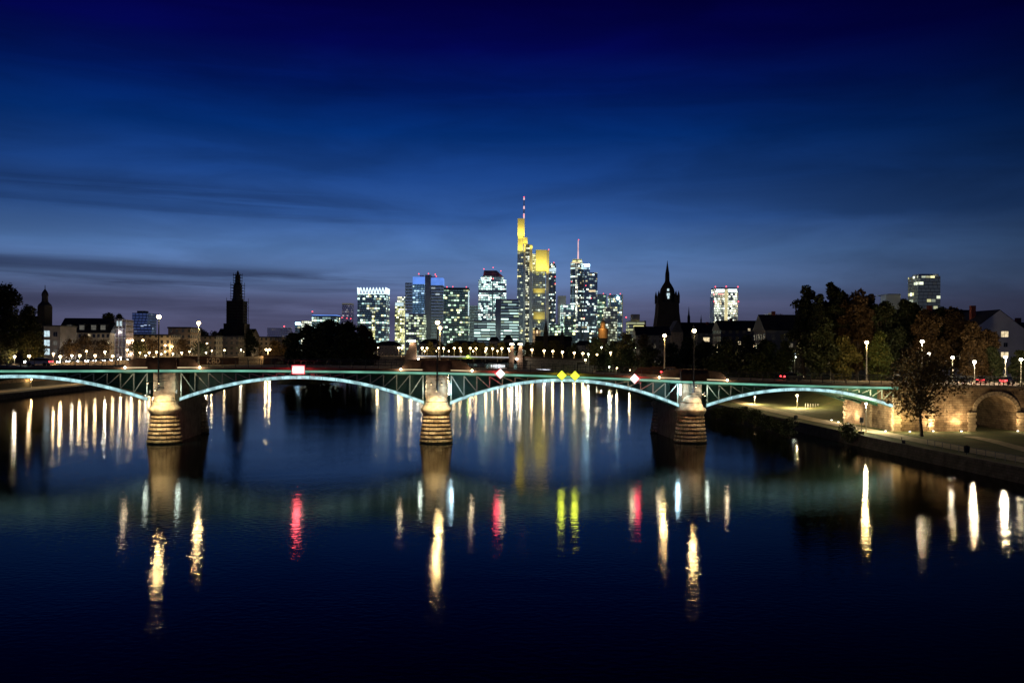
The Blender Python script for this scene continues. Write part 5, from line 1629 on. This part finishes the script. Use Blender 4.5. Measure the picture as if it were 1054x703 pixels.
# round dark tower
Y = 1750
o = tower('office_tower', 'dark tower with a few white lit floors right beside the tallest tower', Y, 569)
x, z = at(568.8, 273, Y); rr_ = 3.6 / F * Y
MB().lathe(x, Y + 8, [(rr_, 3), (rr_, z), (rr_ * .8, z + .1), (rr_ * .8, at(568.8, 270.5, Y)[1])], 14).build('facade', F8, o, uv=True)
MB().lathe(x, Y + 8, [(rr_ + .3, at(568.8, 279.5, Y)[1]), (rr_ + .3, at(568.8, 276.5, Y)[1])], 14).build('lit_floor', M['win_cool'], o)
beacons(o, [(570, 270.3), (571.5, 292), (571.5, 285)], Y, 1.2)
o = tower('office_block', 'lower lit block at the foot of the dark tower beside the tallest tower', 1400, 569)
P(o, 'facade', F2, (566, 577, 333.5, None), Y=1400)
# grey slab and lit blocks
o = tower('office_tower', 'blank grey slab tower left of the mast topped navy tower', 1800, 578)
P(o, 'facade', M['concrete_tower'], (574.5, 582.5, 304.5, None), Y=1800)
o = tower('office_block', 'pale green lit block in front of the blank grey slab', 1500, 584)
P(o, 'facade', F3, (577.5, 591, 313.5, None), Y=1500)
o = tower('office_block', 'rounded low lit block below the mast topped navy tower', 1350, 587)
P(o, 'facade', F2, (581, 592.5, 325, None), Y=1350)
# mast topped navy tower
Y = 1650
o = tower('skyscraper', 'navy glass twin tower with a bright pink white mast and cyan roof sign', Y, 600)
x, z = at(594.5, 270, Y); rr_ = 7.0 / F * Y
MB().lathe(x, Y + 12, [(rr_, 3), (rr_, z)], 18).build('round_shaft', F8, o, uv=True)
MB().lathe(x, Y + 12, [(rr_ * .75, z + .1), (rr_ * .7, at(594.5, 266.5, Y)[1])], 14).build('top_floor', F7, o, uv=True)
P(o, 'square_shaft', F8, (601.2, 615, 280.5, None, 4), Y=Y)
P(o, 'link_shaft', F8, (600, 607, 274.5, None, 8, 18), Y=Y)
P(o, 'roof_sign', M['sign_cyan'], (601.5, 607, 272, 274.3, 3, 1), Y=Y, uv=False)
P(o, 'lit_floor', M['win_warm'], (606, 613, 298.5, 300.5, 3.2, .6), (588.5, 597, 269.7, 271, -.6, .6), Y=Y, uv=False)
P(o, 'corner_glazing', F10, (592.5, 594.5, 272, 330, -1, .8), Y=Y)
mb = MB(); x, z = at(595.5, 266.4, Y)
mb.lathe(x, Y + 12, [(1.4, z), (1.2, at(595.5, 258, Y)[1]), (.9, at(595.5, 247, Y)[1])], 8)
mb.build('mast', M['mast_pink'], o)
beacons(o, [(595.5, 247), (588.3, 290), (603, 294), (608.5, 307), (601, 327.5)], Y - 1, 1.2)
o = tower('office_tower', 'green lit tower directly right of the mast topped navy tower', 1700, 620)
P(o, 'facade', F2, (615.3, 624.2, 304, None), Y=1700)
P(o, 'roof', M['core_grey'], (615.3, 624.2, 302.8, 303.95), Y=1700, uv=False)
beacons(o, [(621, 302.3)], 1700, 1.1)
o = tower('office_tower', 'dark flat topped tower with a bright white sign near its top', 1600, 634)
P(o, 'facade', F1, (627.5, 641.3, 303.5, None), Y=1600)
x, z = at(636, 306.8, 1599)
MB().ball((x, 1598.5, z), 2.6, 12, 8).build('round_sign', M['sign_cyan'], o)
P(o, 'lit_strip', M['win_dim'], (627.5, 628.6, 305, 345, -.6, .5), (640.3, 641.3, 303, 345, -.6, .5), Y=1600, uv=False)
beacons(o, [(628, 302.8), (638.5, 302.5)], 1600, 1.1)
o = tower('office_block', 'broad lower lit block in front of the flat topped sign tower', 1450, 629)
P(o, 'facade', facade('low_lit', (.10, .10, .10), (.05, .05, .05), (.85, .95, .72), 4, 4, .42, .7, .02, 51.0), (622.5, 635.5, 316, None), Y=1450)
o = tower('office_block', 'pale block with yellow lit floors left of the dark cathedral', 1300, 655)
P(o, 'facade', F12, (647.2, 663.2, 330.5, None), Y=1300)
P(o, 'side_wall', M['plaster_pale'], (663.3, 665, 330.2, None), Y=1301, uv=False)
P(o, 'roof_house', M['plaster_pale'], (650.5, 658.5, 323.5, 330.2, 4, 16), Y=1300, uv=False)
beacons(o, [(644.5, 326.7)], 1300, 1.3)
# bright tower right of cathedral
Y = 1500
o = tower('office_tower', 'bright three bay tower with white top floor and red corner lights', Y, 747)
P(o, 'facade', F10, (736, 745.8, 297.5, None), (749.3, 759, 297.5, None), Y=Y)
P(o, 'central_strip', emit('centre_strip', (1.0, .86, .45), .7, vary=.5, scale=.05), (746, 749.1, 299, None, 2), Y=Y, uv=False)
P(o, 'top_floor', M['crown_white'], (737, 745.6, 297.6, 300.8, -.6, .5), (749.6, 758.6, 297.6, 300.8, -.6, .5), Y=Y, uv=False)
P(o, 'red_sign', emit('red_sign_band', (1.0, .3, .3), 1.2), (739, 745, 302.2, 303.2, -.7, .5), Y=Y, uv=False)
P(o, 'side_fin', M['concrete_tower'], (734.8, 735.9, 305, None, 6), (759.1, 760, 297, None, 6), Y=Y, uv=False)
P(o, 'roof', M['core_grey'], (736, 759, 296, 297.45), Y=Y, uv=False)
beacons(o, [(736.3, 295.3), (747.5, 295), (759.5, 295.3), (735, 303), (735, 310.5), (760, 310.5)], Y - 1, 1.4)
# right side towers
Y = 900
o = tower('tower_block', 'tall dim grey tower with a few lit windows above the right trees', Y, 951)
P(o, 'facade', F13, (945, 968, 284, None, 0, 23), Y=Y)
P(o, 'roof', M['core_grey'], (946, 966, 282, 283.9, 4, 15), Y=Y, uv=False)
o = tower('tower_block', 'small pale block beside the dim grey tower above the right trees', 950, 917)
P(o, 'facade', M['concrete_tower'], (912, 927, 303.5, None), Y=950, d=14)
P(o, 'roof', M['core_grey'], (914, 927, 302.4, 303.4), Y=952, uv=False)
o = tower('tower_block', 'pale block with lit left edge peeping over the dark roofs', 1000, 798)
P(o, 'facade', F11, (791, 806, 323, None), Y=1000)
P(o, 'lit_edge', M['win_dim'], (791, 795, 322, 329, -.6, .5), Y=1000, uv=False)

# small landmarks in front of the towers
Y = 900
cx, z = at(621.5, 330, Y); k = F / Y
zz = lambda py: at(621.5, py, Y)[1]
rc = thing('domed_church', 'round church with an orange floodlit lantern in front of the towers', 'church', (cx, Y, 5))
M['flood_orange'] = mat('flood_orange', (.50, .30, .14), .9)
MB().lathe(cx, Y + 8, [(4.9 / k, 5), (4.9 / k, zz(348))], 16).build('lower_wall', M['church_stone'], rc)
MB().lathe(cx, Y + 8, [(5.2 / k, zz(347.9)), (5.2 / k, zz(339.5)), (5.5 / k, zz(339.4)), (5.5 / k, zz(338.6)), (4.0 / k, zz(337.6)), (3.0 / k, zz(337.2))], 16).build('rotunda', M['flood_orange'], rc)
MB().lathe(cx, Y + 8, [(2.6 / k, zz(337.1)), (2.6 / k, zz(333)), (2.9 / k, zz(332.8)), (2.2 / k, zz(331)), (.5 / k, zz(329.5)), (.2 / k, zz(327))], 12).build('lantern', M['flood_orange'], rc)
point(rc, (cx - 4, Y - 9, zz(345)), 3600, (1, .62, .22), .6)
point(rc, (cx - 2, Y + 1, zz(337)), 900, (1, .62, .22), .3)
Y = 880
wbld = thing('floodlit_hall', 'narrow white floodlit gabled front at the foot of the tallest tower', 'building', (at(552, 350, Y)[0], Y, 5))
mb = MB(); mb.pbox(548.5, 556, 340, None, Y, 10)
mb.build('wall', facade('hall_front', (.6, .5, .38), (.2, .12, .08), (1, .7, .4), 3.2, 5.0, .8, .5, .05, 61.0, mx=.25, my=.2, wallrough=.9, coatv=0.0, stagger=0, floors=0.0), wbld, uv=True)
mb = MB(); X0, z0 = at(548.5, 340, Y); X1, z1 = at(556, 337, Y); gable_roof(mb, X0, X1, Y + .5, Y + 9.5, z0 + .002, z1, 'y', .3); mb.build('roof', M['slate'], wbld)
X0, z0 = at(552, 350, Y); point(wbld, (X0, Y - 9, z0 - 1), 14000, (1, .72, .42), .5)
for (px, ptop, pw, pb, lab) in ((562, 328, 2.2, 342, 'slender dark church spire right of the floodlit white hall'), (578.8, 336.5, 1.8, 345, 'small dark ridge turret above a black hall roof below the towers')):
    Y = 860
    x, zt = at(px, ptop, Y); zb_ = at(px, pb, Y)[1]; k = F / Y
    s_ = thing('church', lab, 'church', (x, Y, 5))
    MB().box(x - pw / k, x + pw / k, Y, Y + 2 * pw / k, 5, zb_).build('tower', M['church_stone'], s_)
    MB().loft([[(x - pw / k, Y, zb_ + .002), (x + pw / k, Y, zb_ + .002), (x + pw / k, Y + 2 * pw / k, zb_ + .002), (x - pw / k, Y + 2 * pw / k, zb_ + .002)], [(x - .1, Y + pw / k - .1, zt), (x + .1, Y + pw / k - .1, zt), (x + .1, Y + pw / k + .1, zt), (x - .1, Y + pw / k + .1, zt)]]).build('spire', M['slate'], s_)
    nb = MB(); hw = 10 / k
    gable_roof(nb, x - hw, x + hw, Y + 6, Y + 20, at(px, 351, Y)[1], at(px, 345.5, Y)[1], 'x'); nb.box(x - hw, x + hw, Y + 6, Y + 20, 5, at(px, 351, Y)[1] - .002)
    nb.build('nave', M['church_stone'], s_)
for px0, px1, pt, Y, lab in ((431, 455, 349, 1000, 'dark old roof below the blue crowned twin slabs'), (503, 514, 346.5, 980, 'dark rounded roof below the pyramid topped tower'), (518, 528, 345.5, 990, 'dark hipped roof left of the tallest tower foot'),
                            (591, 612, 351, 840, 'dark long roof left of the orange lantern church'), (628, 648, 351.5, 780, 'dark blue roof right of the orange lantern church'), (460, 500, 351, 1010, 'long dark roof below the dark green tower'),
                            (385, 412, 351, 1000, 'dark roof below the zigzag crowned tower')):
    X0, zt = at(px0, pt, Y); X1, _ = at(px1, pt, Y); ze = at(px0, pt + 4.5, Y)[1]
    h_ = thing('old_house', lab, 'building', ((X0 + X1) / 2, Y, 4))
    MB().box(X0, X1, Y, Y + 14, 4, ze).build('wall', fm_cream2, h_, uv=True)
    r_ = MB()
    xi = (X1 - X0) * .25
    r_.loft([[(X0 - .5, Y - .5, ze + .002), (X1 + .5, Y - .5, ze + .002), (X1 + .5, Y + 14.5, ze + .002), (X0 - .5, Y + 14.5, ze + .002)], [(X0 + xi * .6, Y + 5, (ze + zt * 2) / 3), (X1 - xi * .6, Y + 5, (ze + zt * 2) / 3), (X1 - xi * .6, Y + 9, (ze + zt * 2) / 3), (X0 + xi * .6, Y + 9, (ze + zt * 2) / 3)],
             [(X0 + xi, Y + 6, zt), (X1 - xi, Y + 6, zt), (X1 - xi, Y + 8, zt), (X0 + xi, Y + 8, zt)]])
    r_.build('roof', M['slate'], h_)

# cathedral
Y = 760
cx, zt = at(688.8, 267.5, Y); k = F / Y
zz = lambda py: at(688.8, py, Y)[1]
dm = thing('cathedral', 'black gothic cathedral tower with a domed top and thin spire', 'cathedral', (cx, Y, 5))
def sq(hw, z, yc=Y + 9): return [(cx - hw / k, yc - hw / k, z), (cx + hw / k, yc - hw / k, z), (cx + hw / k, yc + hw / k, z), (cx - hw / k, yc + hw / k, z)]
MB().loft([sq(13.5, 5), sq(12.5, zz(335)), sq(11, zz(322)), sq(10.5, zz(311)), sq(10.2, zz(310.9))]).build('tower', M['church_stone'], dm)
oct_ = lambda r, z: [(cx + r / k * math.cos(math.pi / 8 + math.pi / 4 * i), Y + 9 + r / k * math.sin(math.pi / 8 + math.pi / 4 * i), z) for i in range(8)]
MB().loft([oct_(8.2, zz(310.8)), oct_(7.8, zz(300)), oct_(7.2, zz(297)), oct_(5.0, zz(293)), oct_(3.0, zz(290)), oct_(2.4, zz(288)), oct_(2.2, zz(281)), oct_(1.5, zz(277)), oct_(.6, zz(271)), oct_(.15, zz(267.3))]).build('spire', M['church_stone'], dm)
pn = MB()
for sx in (-1, 1):
    for sy in (-1, 1):
        for hx in (10.2, 7.6):
            x, y = cx + sx * hx / k, Y + 9 + sy * 9.4 / k
            pn.box(x - .9, x + .9, y - .9, y + .9, zz(312), zz(304))
            pn.loft([[(x - .9, y - .9, zz(303.99)), (x + .9, y - .9, zz(303.99)), (x + .9, y + .9, zz(303.99)), (x - .9, y + .9, zz(303.99))], [(x - .1, y - .1, zz(299)), (x + .1, y - .1, zz(299)), (x + .1, y + .1, zz(299)), (x - .1, y + .1, zz(299))]])
pn.build('pinnacles', M['church_stone'], dm)
for px, py, w, h_ in ((688.2, 298.2, 1.0, 1.2), (687.6, 303, .8, 1.4), (689.2, 303, .6, 1.4), (688.4, 306, .9, 1.4)):
    x, z = at(px, py, Y)
    MB().box(x - w / k, x + w / k, Y + 9 - 8.6 / k, Y + 9 - 8.2 / k, z - h_ / k, z + h_ / k).build('lit_window', M['win_cool'], dm)
nv_ = MB()
X0, z0 = at(692, 345, Y + 12); X1, _ = at(738, 345, Y + 12)
gable_roof(nv_, X0, X1, Y + 10, Y + 30, at(700, 341, Y + 12)[1], at(700, 331.5, Y + 12)[1], 'x'); nv_.box(X0, X1, Y + 10, Y + 30, 5, at(700, 341, Y + 12)[1] - .002)
nv_.build('nave', M['church_stone'], dm)
for px, pt, pb, w in ((709, 315.5, 332, 1.5), (721.6, 324, 332, .8)):
    x, zt_ = at(px, pt, Y + 20); zb_ = at(px, pb, Y + 20)[1]
    MB().loft([[(x + w / k * math.cos(a), Y + 20 + w / k * math.sin(a), z) for a in [math.pi / 3 * q for q in range(6)]] for w, z in ((w, zb_ - 2), (w, zb_ + (zt_ - zb_) * .35), (w * .55, zb_ + (zt_ - zb_) * .5), (.1, zt_))]).build('roof_turret', M['church_stone'], dm)
# pale buttress house next to it
Y = 700
o = thing('old_house', 'pale gabled house at the foot of the black cathedral', 'building', (at(700, 350, Y)[0], Y, 5))
X0, ze = at(691, 342, Y); X1, _ = at(703, 342, Y); zp = at(697, 330, Y)[1]
MB().box(X0, X1, Y, Y + 18, 5, ze).build('wall', M['sandstone_dark'], o)
rf = MB(); gable_roof(rf, X0, X1, Y, Y + 18, ze + .002, zp, 'y', .3); rf.build('roof', M['slate'], o)

# dark houses of the right bank behind the trees
def house(label, px0, px1, peave, pridge, Y, d, wall, zb, wins=(), name='town_house', roof='slate', along='x'):
    X0, ze = at(px0, peave, Y); X1, _ = at(px1, peave, Y); zr = at((px0 + px1) / 2, pridge, Y + d / 2)[1]
    o = thing(name, label, 'building', ((X0 + X1) / 2, Y, zb))
    MB().box(X0, X1, Y, Y + d, zb, ze).build('wall', wall, o, uv=True)
    if along == 'y':
        # gable wall triangle
        MB().loft([[(X0, y, ze + .002), (X1, y, ze + .002), ((X0 + X1) / 2, y, at((px0 + px1) / 2, pridge, Y)[1])][::-1] for y in (Y, Y + .4)]).build('gable', wall, o, uv=True)
        rf = MB(); gable_roof(rf, X0, X1, Y + .45, Y + d, ze + .004, at((px0 + px1) / 2, pridge, Y)[1] + .25, 'y', .35)
    else:
        rf = MB(); gable_roof(rf, X0, X1, Y, Y + d, ze + .004, zr, 'x')
    ro = rf.build('roof', M[roof], o)
    xm = X0 + (X1 - X0) * .3
    MB().box(xm - .6, xm + .6, Y + d / 2 - .6, Y + d / 2 + .6, ze + 1, zr + 1.2).build('chimney', M['brick_red'], ro)
    for px, py, w, h, m_ in wins:
        x, z = at(px, py, Y); window(o, x, Y, z, w, h, m_)
    return o
fm_dark = facade('house_windows', (.12, .10, .085), (.02, .02, .022), (1, .8, .5), 3.0, 3.3, .14, .5, .004, 71.0, mx=.28, my=.25, wallrough=.9, coatv=0.0, stagger=0, floors=0.0)
fm_dark2 = facade('house_windows_grey', (.17, .155, .14), (.02, .02, .022), (1, .85, .6), 3.2, 3.3, .12, .5, .004, 77.0, mx=.28, my=.25, wallrough=.9, coatv=0.0, stagger=0, floors=0.0)
house('pale waterfront house with black roof right of the lantern church trees', 655, 690, 345, 336, 560, 16, fm_dark2, 5)
house('dark roofed house behind the lamp of the right pier with warm windows', 718, 762, 343, 334, 480, 16, fm_dark, 5, [(727, 349.5, 3.2, 2.2, 'win_warm'), (738, 347.5, 2.2, 3.4, 'win_warm')])
house('long dark roofed house below the bright three bay tower', 742, 792, 340, 330, 400, 16, fm_dark, 6, [(761, 353, 1.2, 1.5, 'win_warm'), (771, 339.5, 1.0, 1.0, 'win_warm')])
house('pale fronted town house half hidden by trees right of the path lamp', 788, 836, 340, 324, 330, 16, fm_dark2, 7, [(818, 366, 1.3, 1.5, 'win_cool'), (854 - 30, 374, 1.2, 1.2, 'win_warm')])
house('dark town house hidden behind the tallest right bank trees', 836, 890, 338, 322, 310, 16, fm_dark, 8, [(869, 354, 1, 1.3, 'win_warm'), (850, 343, .9, 1.1, 'win_dim'), (842, 343, .9, 1.1, 'win_dim')])
house('dark town house behind the trees under the dim grey tower', 895, 950, 341, 326, 290, 16, fm_dark2, 8, [(959 - 14, 336, .8, .9, 'win_warm'), (913, 352, .9, 1.3, 'win_dim')])
house('dark roofed town house left of the white gabled house', 950, 1014, 338, 319, 270, 16, fm_dark, 9, [(994, 353.5, 1.3, 1.3, 'win_warm'), (958, 334, .7, .7, 'win_warm'), (985, 354, 1.3, 1.4, 'win_dim'), (970, 339, 1.0, .8, 'win_dim')])
gh = house('white gabled house with two warm lit windows at the right edge', 1004, 1054, 338, 319.5, 236, 18, M['plaster_white'], 9,
      [(1034, 344, 1.9, 1.5, 'win_warm'), (1035, 355, .9, 1.0, 'window_dark'), (1034, 365, 1.9, 1.3, 'win_warm'), (1023, 376, .9, 1.3, 'window_dark'), (1012, 360, .9, 1.3, 'window_dark')], name='gabled_house', along='y')
house('dark edge house right of the white gabled house', 1054, 1090, 338, 332, 244, 16, fm_dark, 9)

# lamps among the right bank trees and along the far quay
GR = 'small lamps among the far right bank trees'
for i, (px, py, Y, pw) in enumerate(((605.5, 364.5, 560, 5000), (614.5, 365, 545, 4000), (619, 357.5, 640, 4000), (628.5, 363, 520, 3000), (631, 357.5, 600, 4000), (602.5, 370.5, 500, 1800), (642, 372.5, 470, 1500),
                                     (635, 379, 430, 1500), (627, 377.5, 440, 1500), (648, 381, 420, 1200), (690, 360, 440, 500), (765, 363, 330, 500), (818, 367.5, 300, 300))):
    plamp(ORD[i] + ' small lamp counted from the old bridge among the far right bank trees', px, py, Y, 2.0, pw, GR, globe=.55 if Y > 450 else .4, em='lamp_warm' if i % 2 else 'lamp_green', color=(1, .76, .42) if i % 2 else (.9, 1, .75), r=.08)

# ------------------------------------------------------------------ trees
SEED = [0]
def T(lab, px, top, hw, Y, z0, leaf='leaf_dark', n=1800, ls=.8, **k):
    SEED[0] += 1
    return ptree(lab, px, top, hw, Y, z0, leaf=leaf, n=n, ls=ls, seed=SEED[0], **k)
G1 = 'trees along the left bank'
T('tallest dark tree at the left picture edge', 3, 292, 26, 332, 9.3, n=4200, ls=.75, group=G1, cb=.2)
T('dark round tree hiding the foot of the onion dome tower', 30, 313, 15, 348, 9.3, n=2400, ls=.7, group=G1, cb=.2)
T('lamp lit olive tree in front of the white corner building', 30, 340, 15, 337, 9.3, 'leaf_olive', n=1700, ls=.5, group=G1, cb=.12)
T('low lamp lit olive tree at the left picture edge', 6, 343, 14, 322, 9.3, 'leaf_olive', n=1600, ls=.5, group=G1, cb=.12)
T('low dark tree right of the lit olive tree', 40, 352, 8, 345, 9.3, 'leaf_green', n=900, ls=.5, group=G1, cb=.1)
for i, (px, top, hw, Y, lf) in enumerate(((70, 348, 11, 371, 'leaf_rust'), (87, 343, 14, 388, 'leaf_rust'), (104, 348, 12, 404, 'leaf_rust'), (141, 350, 11, 440, 'leaf_olive'), (156, 348, 11, 459, 'leaf_rust'), (187, 348, 14, 500, 'leaf_rust'), (205, 351, 11, 527, 'leaf_dark'))):
    T(['thin rusty tree first in front of the long cream building', 'thin rusty tree in the middle of the long cream building front', 'thin rusty tree by the purple lit windows', 'dark round tree left of the left pier lamp', 'rusty round tree directly left of the left pier lamp', 'broad rusty tree right of the left pier lamp', 'dark tree at the foot of the far left pier lamp'][i],
      px, top, hw, Y, 9.3, lf, n=700, ls=.6, group=G1, cb=.25)
T('dark tree top rising behind the glass stair tower', 112, 321, 8, 480, 9.3, n=1000, ls=.8, group=G1, cb=.45)
T('second dark tree top behind the glass stair tower', 123, 322.5, 7, 486, 9.3, n=900, ls=.8, group=G1, cb=.45)
for i, (px, top, hw) in enumerate(((228, 352, 9), (262, 351, 10), (283, 350, 10), (296, 352, 8))):
    T(ORD[i] + ' low tree from the left behind the twin headed lamps', px, top, hw, 668 + i * 3, 3, 'leaf_rust', n=600, ls=1.0, group='low trees behind the twin lamps', cb=.15)
for i, (px, top, hw) in enumerate(((207, 337, 9), (221, 340, 10), (258, 339, 9))):
    T(['dark tree left of the scaffolded church roof', 'dark tree in front of the scaffolded church roof', 'dark tree right of the scaffolded church tower'][i], px, top, hw, 630, 6, n=700, ls=1.1, group='trees round the scaffolded church', cb=.3)
G2 = 'trees on the river island'
for i, (px, top, hw, Y, l) in enumerate(((302, 342, 13, 425, 'leftmost low tree of the dark island'), (318, 333, 18, 440, 'dark tree left of the tallest island tree'), (338, 327, 21, 452, 'tallest dark tree in the middle of the island'),
                              (358, 329, 20, 446, 'dark tree right of the tallest island tree'), (374, 334, 16, 430, 'rightmost rusty lit tree of the dark island'), (328, 341, 24, 420, 'low front tree of the dark island left of its middle'), (358, 340, 24, 418, 'low front tree of the dark island right of its middle'))):
    T(l, px, top, hw, Y, 1.5, 'leaf_rust' if px == 374 else 'leaf_dark', n=3600, ls=1.15, group=G2, cb=.05)
G3 = 'trees along the far bank before the towers'
for i in range(12):
    px = 442 + i * 9.0 + (i % 3)
    T(ORD[i] + ' low dark tree from the left behind the old bridge lamps', px, 350.5 + (i * 37 % 5) * .6, 6.5, 860 + (i * 53 % 60), 4, 'leaf_olive', n=420, ls=1.5, group=G3, cb=.15)
G4 = 'trees on the right bank near the old bridge'
for i, (px, top, hw, Y, lf, l) in enumerate(((552, 350, 11, 780, 'leaf_olive', 'olive tree below the floodlit white hall'), (572, 349, 12, 770, 'leaf_olive', 'olive tree below the slender dark spire'), (592, 352, 10, 720, 'leaf_dark', 'dark tree left of the orange lantern church'),
        (612, 345, 12, 620, 'leaf_olive', 'olive tree in front of the orange lantern church'), (632, 349, 12, 560, 'leaf_dark', 'dark tree with lamps right of the lantern church'), (646, 340, 13, 540, 'leaf_olive', 'tall olive tree below the yellow banded block'),
        (664, 343, 12, 500, 'leaf_rust', 'rusty tree left of the far lamp of the right pier'), (622, 362, 12, 480, 'leaf_dark', 'low dark tree at the old bridge right end'), (645, 358, 14, 455, 'leaf_dark', 'low black tree left of the red right diamond sign'),
        (668, 356, 14, 430, 'leaf_dark', 'low black tree above the right diamond sign'), (690, 352, 15, 400, 'leaf_dark', 'black tree between the two lamps of the right pier'))):
    T(l, px, top, hw, Y, 2.5, lf, n=1300, ls=1.0 if Y > 500 else .8, group=G4, cb=.12)
G5 = 'dark trees on the right bank behind the bridge'
for i, (px, top, hw, Y, l) in enumerate(((706, 346, 16, 360, 'black tree directly left of the near right pier lamp'), (726, 350, 16, 350, 'black tree directly right of the near right pier lamp'), (748, 345, 18, 340, 'black tree below the bright three bay tower'),
        (770, 343, 18, 325, 'black tree right below the bright three bay tower'), (790, 348, 16, 312, 'black tree under the pale peeping block'), (808, 350, 14, 300, 'dark thin tree before the pale fronted town house'),
        (738, 362, 18, 310, 'low black bushy tree over the last arch left end'), (780, 362, 20, 296, 'low black bushy tree over the last arch crown'))):
    T(l, px, top, hw, Y, rz(Y, 25), n=1900, ls=.75, group=G5, cb=.1)
G6 = 'big plane trees on the right bank'
for i, (px, top, hw, Y, lf, l) in enumerate(((829, 293, 17, 226, 'leaf_dark', 'tall tree at the left end of the big right bank trees'), (843, 302, 16, 221, 'leaf_dark', 'dark tree between the two tallest trees of the right bank'), (868, 299, 16, 219, 'leaf_dark', 'dark tree crown directly right of the tallest pointed tree'), (895, 302, 16, 220, 'leaf_rust', 'rusty tree right of the broad rusty tree by the ramp lamp'), (942, 311, 17, 222, 'leaf_dark', 'dark tree right below the dim grey tower'), (967, 315, 17, 220, 'leaf_dark', 'dark tree between two rusty trees left of the white gable'), (857, 290, 16, 224, 'leaf_dark', 'tallest pointed tree of the right bank'), (882, 297, 22, 215, 'leaf_rust', 'broad rusty tree behind the ramp lamp'),
        (910, 309, 19, 214, 'leaf_dark', 'dark tree left of the dim grey tower'), (930, 307, 19, 218, 'leaf_dark', 'dark tree below the dim grey tower'), (955, 317, 19, 212, 'leaf_rust', 'rusty tree behind the two glowing crown lamps'),
        (980, 315, 19, 216, 'leaf_rust', 'rusty tree left of the white gabled house'), (1014, 338, 15, 206, 'leaf_rust', 'rusty tree in front of the gable peak of the white house'), (1022, 356, 12, 203, 'leaf_dark', 'low dark tree below the lit windows of the white house'), (1001, 330, 17, 205, 'leaf_rust', 'rusty tree covering the left half of the white gable'), (845, 325, 22, 208, 'leaf_dark', 'low broad dark tree below the tall pointed tree'),
        (905, 340, 16, 204, 'leaf_green', 'low green tree right of the ramp lamp'), (868, 345, 16, 206, 'leaf_olive', 'low olive tree lit by the ramp lamp'), (1050, 360, 12, 203, 'leaf_dark', 'dark bushy tree at the right picture edge'))):
    T(l, px, top, hw, Y, 8.8 if Y > 205 else 8.0, lf, n=3400 if hw > 14 else 2000, ls=.62, group=G6, cb=.16)
X, Y = pground(948.5, 449, 2.0)
make_tree('lone leafy tree on the lawn in front of the abutment wall', X, Y, 2.0, at(948, 357, Y)[1] - 2.0, 42 / F * Y, 'leaf_autumn', n=2300, ls=.42, seed=77, cb=.25, gap=1.05)
X, Y = pground(1072, 452, 2.0)
make_tree('bare branched tree leaning in over the tunnel arch from the right edge', X, Y, 2.0, 13.5, 6.5, 'leaf_rust', n=350, ls=.3, seed=91, cb=.35)
# reeds and bushes on the bank edge
for i, (px, py, l) in enumerate(((737, 427, 'dark bush on the bank nearest the right pier'), (756, 431, 'tall dark bush second from the right pier on the bank'), (777, 435, 'dark bush on the bank below the dim far path lamp'), (800, 441, 'spreading dark bush on the bank left of the grass strip bin'), (748, 430, 'low dark bush on the bank right of the right pier'), (764, 432, 'low dark bush on the bank by the waterside litter bin'), (790, 438, 'low dark bush on the bank under the last arch crown'), (873, 449, 'low leafy bush beside the information board'), (812, 446, 'low dark bush on the bank below the grass strip litter bin'))):
    X, Y = pground(px, py, 1.6)
    make_tree(l, X, Y, 1.0, 2.6 + .5 * (i % 3), 2.1 + .5 * (i % 2), 'leaf_dark' if i != 7 else 'leaf_green', n=700, ls=.28, seed=120 + i, cb=.02, name='bush', group='bushes on the right bank')
